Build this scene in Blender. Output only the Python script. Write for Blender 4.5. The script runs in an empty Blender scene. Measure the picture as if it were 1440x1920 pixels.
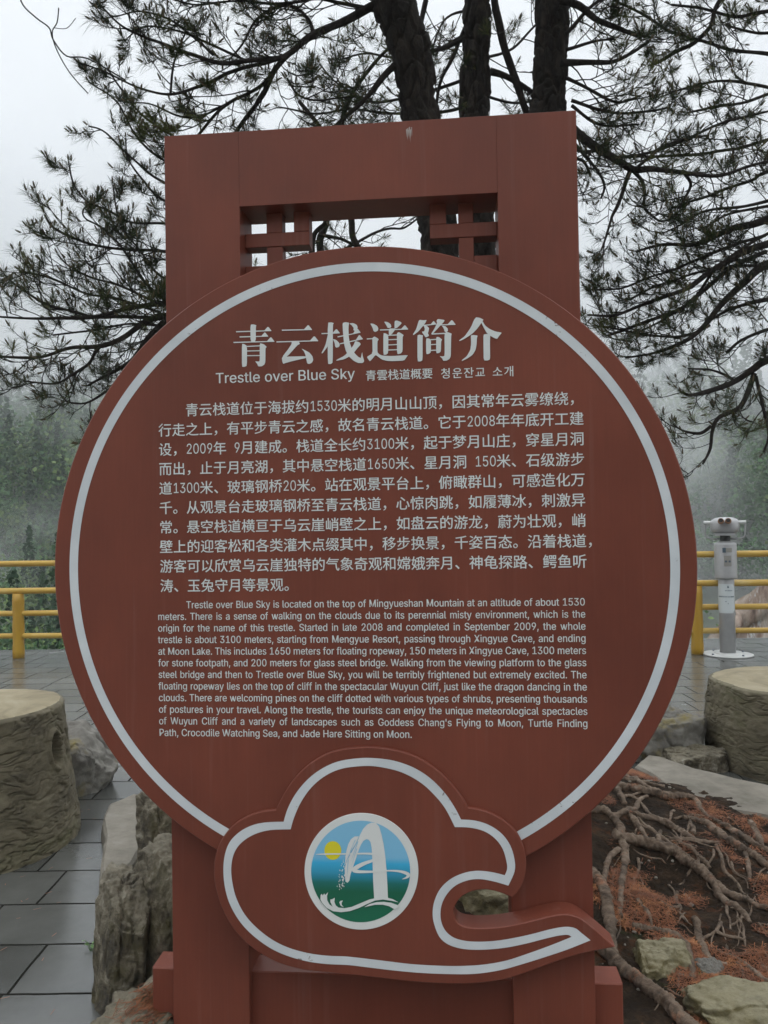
import bpy, bmesh, math, random
import numpy as np
from mathutils import Vector, Matrix, noise
from mathutils.geometry import tessellate_polygon
R = math.radians
sc = bpy.context.scene
COL = sc.collection
random.seed(7)
# ------------------------------------------------------------------ camera
CAM = Vector((0, 0, 1.5)); F = 1440.0
PITCH, ROLL, YAW = R(1.171), R(-0.938), R(-5.07)
fw = Vector((0, math.cos(PITCH), math.sin(PITCH)))
up0 = Vector((0, -math.sin(PITCH), math.cos(PITCH))); rt0 = Vector((1, 0, 0))
rt = rt0 * math.cos(ROLL) + up0 * math.sin(ROLL)
up = up0 * math.cos(ROLL) - rt0 * math.sin(ROLL)
cd = bpy.data.cameras.new('camera'); cam = bpy.data.objects.new('camera', cd); COL.objects.link(cam)
cd.sensor_fit = 'VERTICAL'; cd.sensor_height = 36; cd.lens = 36 * F / 1920
cd.clip_start = 0.05; cd.clip_end = 3000
M = Matrix((rt, up, -fw)).transposed().to_4x4(); M.translation = CAM
cam.matrix_world = M
sc.camera = cam
# ------------------------------------------------------------------ render, sky, sun
sc.render.engine = 'CYCLES'
sc.cycles.use_denoising = True; sc.cycles.denoising_prefilter = 'ACCURATE'
sc.cycles.max_bounces = 10; sc.cycles.diffuse_bounces = 3; sc.cycles.glossy_bounces = 3
sc.cycles.volume_bounces = 6; sc.cycles.transparent_max_bounces = 4
sc.cycles.sample_clamp_indirect = 4
sc.view_settings.view_transform = 'Standard'; sc.view_settings.look = 'None'
sc.view_settings.exposure = 0.48; sc.view_settings.gamma = 1
SUN_EL, SUN_AZ = R(58), R(20)
W = bpy.data.worlds.new('World'); sc.world = W; W.use_nodes = True
nt = W.node_tree; bg = nt.nodes['Background']
sky = nt.nodes.new('ShaderNodeTexSky'); sky.sky_type = 'NISHITA'; sky.sun_disc = False
sky.sun_elevation = SUN_EL; sky.sun_rotation = SUN_AZ
tc = nt.nodes.new('ShaderNodeTexCoord')
nz = nt.nodes.new('ShaderNodeTexNoise'); nz.inputs['Scale'].default_value = 2.2; nz.inputs['Detail'].default_value = 5
mp = nt.nodes.new('ShaderNodeMapping'); mp.inputs['Scale'].default_value = (1, 1, 2.5)
nt.links.new(tc.outputs['Generated'], mp.inputs['Vector']); nt.links.new(mp.outputs['Vector'], nz.inputs['Vector'])
rp = nt.nodes.new('ShaderNodeValToRGB')
rp.color_ramp.elements[0].position = 0.3; rp.color_ramp.elements[0].color = (8.6, 9.0, 9.3, 1)
rp.color_ramp.elements[1].position = 0.7; rp.color_ramp.elements[1].color = (11.0, 11.2, 11.3, 1)
nt.links.new(nz.outputs['Fac'], rp.inputs['Fac'])
mx = nt.nodes.new('ShaderNodeMix'); mx.data_type = 'RGBA'; mx.inputs[0].default_value = 0.93   # thick cloud over a thin rest of clear sky
nt.links.new(sky.outputs['Color'], mx.inputs[6]); nt.links.new(rp.outputs['Color'], mx.inputs[7])
sx = nt.nodes.new('ShaderNodeSeparateXYZ'); nt.links.new(tc.outputs['Generated'], sx.inputs[0])
gl = nt.nodes.new('ShaderNodeMapRange'); nt.links.new(sx.outputs['Y'], gl.inputs[0])      # the cloud is brighter on the sun's side of the sky
gl.inputs[1].default_value = -0.8; gl.inputs[2].default_value = 0.9; gl.inputs[3].default_value = 0.84; gl.inputs[4].default_value = 0.86
ze = nt.nodes.new('ShaderNodeMapRange'); ze.interpolation_type = 'SMOOTHSTEP'; nt.links.new(sx.outputs['Z'], ze.inputs[0])      # an overcast sky is brightest overhead
ze.inputs[1].default_value = 0.5; ze.inputs[2].default_value = 1.0; ze.inputs[3].default_value = 1.0; ze.inputs[4].default_value = 2.5
zm = nt.nodes.new('ShaderNodeMath'); zm.operation = 'MULTIPLY'; nt.links.new(gl.outputs[0], zm.inputs[0]); nt.links.new(ze.outputs[0], zm.inputs[1])
vs_ = nt.nodes.new('ShaderNodeVectorMath'); vs_.operation = 'SCALE'; nt.links.new(mx.outputs[2], vs_.inputs[0]); nt.links.new(zm.outputs[0], vs_.inputs['Scale'])
nt.links.new(vs_.outputs[0], bg.inputs['Color']); bg.inputs['Strength'].default_value = 0.1
sd = bpy.data.lights.new('sun', 'SUN'); sd.energy = 0.5; sd.angle = R(25); sd.color = (1, 0.97, 0.93)
so = bpy.data.objects.new('sun', sd); COL.objects.link(so)
sv = Vector((math.sin(SUN_AZ) * math.cos(SUN_EL), math.cos(SUN_AZ) * math.cos(SUN_EL), math.sin(SUN_EL)))
so.rotation_euler = sv.to_track_quat('Z', 'Y').to_euler(); so.location = sv * 30

# ------------------------------------------------------------------ survey helpers: a photo point -> a place
def ray(px, py): return fw + rt * ((px - 720) / F) - up * ((py - 960) / F)
def at(px, py, Y):
    d = ray(px, py); return CAM + d * (Y / d.y)
def gp(px, py, z=0.0):
    d = ray(px, py); return CAM + d * ((z - 1.5) / d.z)
U0 = -0.035
SX = Vector((math.cos(YAW), math.sin(YAW), 0)); SN = Vector((math.sin(YAW), -math.cos(YAW), 0)); P0 = Vector((0, 2.1, 0))
def sp(px, py, w=0.0):
    """point on the sign's plane w metres in front of its round panel -> (u, z)"""
    d = ray(px, py); P = P0 + SN * w
    t = SN.dot(P - CAM) / SN.dot(d); q = CAM + d * t
    return ((q - P0).dot(SX) - U0, q.z)

# ------------------------------------------------------------------ object helpers
def tag(o, label=None, cat=None, group=None, kind=None):
    if label: o['label'] = label
    if cat: o['category'] = cat
    if group: o['group'] = group
    if kind: o['kind'] = kind
    return o
def empty(name, loc=(0, 0, 0), rz=0.0):
    o = bpy.data.objects.new(name, None); COL.objects.link(o); o.location = loc; o.rotation_euler = (0, 0, rz)
    o.empty_display_size = 0.1
    return o
class MB:
    def __init__(s): s.v = []; s.f = []; s.uv = None
    def add(s, vs, fs):
        n = len(s.v); s.v.extend(tuple(v) for v in vs); s.f.extend([tuple(i + n for i in f) for f in fs])
    def box(s, a, b):
        (x0, y0, z0), (x1, y1, z1) = a, b
        s.add([(x0,y0,z0),(x1,y0,z0),(x1,y1,z0),(x0,y1,z0),(x0,y0,z1),(x1,y0,z1),(x1,y1,z1),(x0,y1,z1)],
              [(0,3,2,1),(4,5,6,7),(0,1,5,4),(1,2,6,5),(2,3,7,6),(3,0,4,7)])
    def tube(s, pts, rad, n=8, cap=True, wob=0.0, seed=0):
        pts = [Vector(p) for p in pts]; m = len(pts)
        rad = rad if isinstance(rad, (list, tuple)) else [rad] * m
        up_ = None; rings = []
        for i, p in enumerate(pts):
            t = (pts[min(i + 1, m - 1)] - pts[max(i - 1, 0)])
            if t.length < 1e-9: t = Vector((0, 0, 1))
            t.normalize()
            if up_ is None: up_ = t.orthogonal().normalized()
            up_ = (up_ - t * up_.dot(t))
            if up_.length < 1e-6: up_ = t.orthogonal()
            up_.normalize(); sd_ = t.cross(up_)
            ring = []
            for k in range(n):
                a = 2 * math.pi * k / n; r = rad[i]
                if wob: r *= 1 + wob * noise.noise(Vector((math.cos(a) * 1.3 + seed, math.sin(a) * 1.3, i * 0.35)))
                ring.append(p + (up_ * math.cos(a) + sd_ * math.sin(a)) * r)
            rings.append(ring)
        vs = [v for r_ in rings for v in r_]; fs = []
        for i in range(m - 1):
            for k in range(n):
                a, b = i * n + k, i * n + (k + 1) % n
                fs.append((a, b, b + n, a + n))
        if cap:
            fs.append(tuple(range(n - 1, -1, -1))); fs.append(tuple((m - 1) * n + k for k in range(n)))
        s.add(vs, fs)
    def build(s, name, mat, parent=None, smooth=False):
        me = bpy.data.meshes.new(name); me.from_pydata(s.v, [], s.f); me.update()
        if smooth: me.polygons.foreach_set('use_smooth', [True] * len(me.polygons))
        o = bpy.data.objects.new(name, me); COL.objects.link(o)
        if mat: me.materials.append(mat)
        if parent: o.parent = parent
        return o
def np_mesh(name, V, Fc, mat, parent=None):
    me = bpy.data.meshes.new(name); V = np.asarray(V, dtype=np.float32); Fc = np.asarray(Fc, dtype=np.int32); k = Fc.shape[1]
    me.vertices.add(len(V)); me.vertices.foreach_set('co', V.ravel())
    me.loops.add(Fc.size); me.loops.foreach_set('vertex_index', Fc.ravel())
    me.polygons.add(len(Fc)); me.polygons.foreach_set('loop_start', np.arange(0, Fc.size, k, dtype=np.int32))
    me.update(calc_edges=True)
    o = bpy.data.objects.new(name, me); COL.objects.link(o); me.materials.append(mat)
    if parent: o.parent = parent
    return o
def smooth_line(pts, n):
    """Catmull-Rom through tuples of any length, n steps a span"""
    P = [np.array(p, float) for p in pts]; out = []
    for i in range(len(P) - 1):
        a, b, c, d = P[max(i - 1, 0)], P[i], P[i + 1], P[min(i + 2, len(P) - 1)]
        for k in range(n):
            t = k / n
            out.append(0.5 * ((2 * b) + (c - a) * t + (2 * a - 5 * b + 4 * c - d) * t * t + (3 * b - a - 3 * c + d) * t ** 3))
    out.append(P[-1]); return out

# ------------------------------------------------------------------ materials
def new_mat(name):
    m = bpy.data.materials.new(name); m.use_nodes = True
    return m, m.node_tree, m.node_tree.nodes['Principled BSDF']
def N(t, kind, **kw):
    n = t.nodes.new(kind)
    for k, v in kw.items():
        if k in n.inputs: n.inputs[k].default_value = v
        else: setattr(n, k, v)
    return n
def ramp(t, stops):
    r = t.nodes.new('ShaderNodeValToRGB'); e = r.color_ramp.elements
    while len(e) < len(stops): e.new(0.5)
    for q, (p, c) in zip(e, stops): q.position = p; q.color = (c[0], c[1], c[2], 1)
    return r
def coords(t, scale=(1, 1, 1), rot=(0, 0, 0), loc=(0, 0, 0)):
    c = t.nodes.new('ShaderNodeTexCoord'); m = t.nodes.new('ShaderNodeMapping')
    m.inputs['Scale'].default_value = scale; m.inputs['Rotation'].default_value = rot; m.inputs['Location'].default_value = loc
    t.links.new(c.outputs['Object'], m.inputs['Vector']); return m.outputs['Vector']
def mixc(t, fac, a, b, mode='MIX'):
    m = t.nodes.new('ShaderNodeMix'); m.data_type = 'RGBA'; m.blend_type = mode
    for sock, v in ((m.inputs[0], fac), (m.inputs[6], a), (m.inputs[7], b)):
        if hasattr(v, 'is_output'): t.links.new(v, sock)
        elif isinstance(v, (int, float)): sock.default_value = v
        else: sock.default_value = (v[0], v[1], v[2], 1)
    return m.outputs[2]
def bump(t, b, h, strength=0.3, dist=0.01):
    n = t.nodes.new('ShaderNodeBump'); n.inputs['Strength'].default_value = strength; n.inputs['Distance'].default_value = dist
    t.links.new(h, n.inputs['Height']); t.links.new(n.outputs['Normal'], b.inputs['Normal'])
def plain(name, col, rough=0.5, metal=0.0, var=0.0, vs=8.0):
    m, t, b = new_mat(name); b.inputs['Roughness'].default_value = rough; b.inputs['Metallic'].default_value = metal
    if var:
        nz = N(t, 'ShaderNodeTexNoise', Scale=vs, Detail=6.0); t.links.new(coords(t), nz.inputs['Vector'])
        r = ramp(t, [(0.3, [c * (1 - var) for c in col]), (0.7, [min(1, c * (1 + var)) for c in col])])
        t.links.new(nz.outputs['Fac'], r.inputs['Fac']); t.links.new(r.outputs['Color'], b.inputs['Base Color'])
    else: b.inputs['Base Color'].default_value = (*col, 1)
    return m
def noisy(name, stops, scale=4.0, detail=8.0, rough=0.8, bs=0.5, bd=0.01, bscale=30.0, map_scale=(1, 1, 1), spots=None, dist=0.0, moss=None):
    m, t, b = new_mat(name); vec = coords(t, map_scale)
    nz = N(t, 'ShaderNodeTexNoise', Scale=scale, Detail=detail, Roughness=0.62, Distortion=dist); t.links.new(vec, nz.inputs['Vector'])
    r = ramp(t, stops); t.links.new(nz.outputs['Fac'], r.inputs['Fac']); c = r.outputs['Color']
    if spots:
        sc_, lo, hi, col = spots
        n2 = N(t, 'ShaderNodeTexNoise', Scale=sc_, Detail=6.0, Roughness=0.7); t.links.new(vec, n2.inputs['Vector'])
        r2 = ramp(t, [(lo, (0, 0, 0)), (hi, (1, 1, 1))]); t.links.new(n2.outputs['Fac'], r2.inputs['Fac'])
        c = mixc(t, r2.outputs['Color'], c, col)
    if moss:
        sc_, lo, hi, col = moss
        n2 = N(t, 'ShaderNodeTexNoise', Scale=sc_, Detail=9.0, Roughness=0.7); t.links.new(coords(t, loc=(3, 7, 1)), n2.inputs['Vector'])
        r2 = ramp(t, [(lo, (0, 0, 0)), (hi, (1, 1, 1))]); t.links.new(n2.outputs['Fac'], r2.inputs['Fac'])
        c = mixc(t, r2.outputs['Color'], c, col)
    t.links.new(c, b.inputs['Base Color']); b.inputs['Roughness'].default_value = rough
    n3 = N(t, 'ShaderNodeTexNoise', Scale=bscale, Detail=10.0, Roughness=0.68); t.links.new(vec, n3.inputs['Vector'])
    bump(t, b, n3.outputs['Fac'], bs, bd)
    return m

def sign_paint():
    m, t, b = new_mat('red_brown_paint')
    g = N(t, 'ShaderNodeTexNoise', Scale=1.0, Detail=6.0, Roughness=0.6); t.links.new(coords(t, (160, 160, 5)), g.inputs['Vector'])
    r = ramp(t, [(0.3, (0.184, 0.0505, 0.031)), (0.7, (0.201, 0.0555, 0.034))]); t.links.new(g.outputs['Fac'], r.inputs['Fac'])
    s = N(t, 'ShaderNodeTexNoise', Scale=2.3, Detail=7.0, Roughness=0.6); t.links.new(coords(t, (1, 1, 0.6)), s.inputs['Vector'])
    r2 = ramp(t, [(0.35, (0.78, 0.79, 0.82)), (0.65, (1.1, 1.08, 1.06))]); t.links.new(s.outputs['Fac'], r2.inputs['Fac'])
    c = mixc(t, 1.0, r.outputs['Color'], r2.outputs['Color'], 'MULTIPLY')
    # rain marks: thin pale runs
    k = N(t, 'ShaderNodeTexNoise', Scale=1.0, Detail=3.0); t.links.new(coords(t, (38, 38, 1.4), loc=(5, 0, 2)), k.inputs['Vector'])
    r3 = ramp(t, [(0.6, (0, 0, 0)), (0.8, (0.2, 0.2, 0.2))]); t.links.new(k.outputs['Fac'], r3.inputs['Fac'])
    c = mixc(t, r3.outputs['Color'], c, (0.3, 0.17, 0.14))
    t.links.new(c, b.inputs['Base Color'])
    rr = ramp(t, [(0.3, (0.36,) * 3), (0.7, (0.52,) * 3)]); t.links.new(s.outputs['Fac'], rr.inputs['Fac']); t.links.new(rr.outputs['Color'], b.inputs['Roughness'])
    b.inputs['Specular IOR Level'].default_value = 0.28
    bump(t, b, g.outputs['Fac'], 0.12, 0.001)
    return m
PAINT = sign_paint()
def stripe_mat():
    m, t, b = new_mat('white_reflective_tape')
    s = N(t, 'ShaderNodeTexNoise', Scale=9.0, Detail=7.0); t.links.new(coords(t), s.inputs['Vector'])
    r = ramp(t, [(0.3, (0.57, 0.605, 0.63)), (0.7, (0.7, 0.73, 0.75))]); t.links.new(s.outputs['Fac'], r.inputs['Fac'])
    k = N(t, 'ShaderNodeTexNoise', Scale=46.0, Detail=5.0, Roughness=0.7); t.links.new(coords(t), k.inputs['Vector'])
    k2 = N(t, 'ShaderNodeTexNoise', Scale=3.0, Detail=2.0); t.links.new(coords(t, loc=(9, 2, 4)), k2.inputs['Vector'])
    mu = N(t, 'ShaderNodeMath', operation='MULTIPLY'); t.links.new(k.outputs['Fac'], mu.inputs[0]); t.links.new(k2.outputs['Fac'], mu.inputs[1])
    r2 = ramp(t, [(0.4, (0, 0, 0)), (0.43, (1, 1, 1))]); t.links.new(mu.outputs[0], r2.inputs['Fac'])
    t.links.new(mixc(t, r2.outputs['Color'], r.outputs['Color'], (0.16, 0.13, 0.12)), b.inputs['Base Color'])
    b.inputs['Roughness'].default_value = 0.38
    return m
TAPE = stripe_mat()
LETTER = plain('grey_white_lettering', (0.7, 0.725, 0.71), 0.45, var=0.06, vs=14)
LOGO_WHITE = plain('white_print', (0.74, 0.75, 0.73), 0.4, var=0.04)
LOGO_SUN = plain('yellow_print', (0.75, 0.66, 0.03), 0.4)
def logo_grad():
    m, t, b = new_mat('emblem_print')
    c = t.nodes.new('ShaderNodeTexCoord'); s = t.nodes.new('ShaderNodeSeparateXYZ'); t.links.new(c.outputs['Object'], s.inputs[0])
    mr = N(t, 'ShaderNodeMapRange'); t.links.new(s.outputs['Z'], mr.inputs[0])
    mr.inputs[1].default_value = LOGO_Z[0]; mr.inputs[2].default_value = LOGO_Z[1]
    r = ramp(t, [(0.0, (0.015, 0.16, 0.085)), (0.3, (0.012, 0.13, 0.07)), (0.385, (0.015, 0.17, 0.15)), (0.48, (0.04, 0.32, 0.5)), (0.58, (0.05, 0.44, 0.72)), (0.64, (0.22, 0.52, 0.75)), (1.0, (0.24, 0.53, 0.74))])
    t.links.new(mr.outputs[0], r.inputs['Fac']); t.links.new(r.outputs['Color'], b.inputs['Base Color']); b.inputs['Roughness'].default_value = 0.35
    return m
LOGO_Z = (sp(700, 1510 + 1310 / 6, .01)[1], sp(700, 1510 + 168 / 6, .01)[1])
GRAD = logo_grad()
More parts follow.
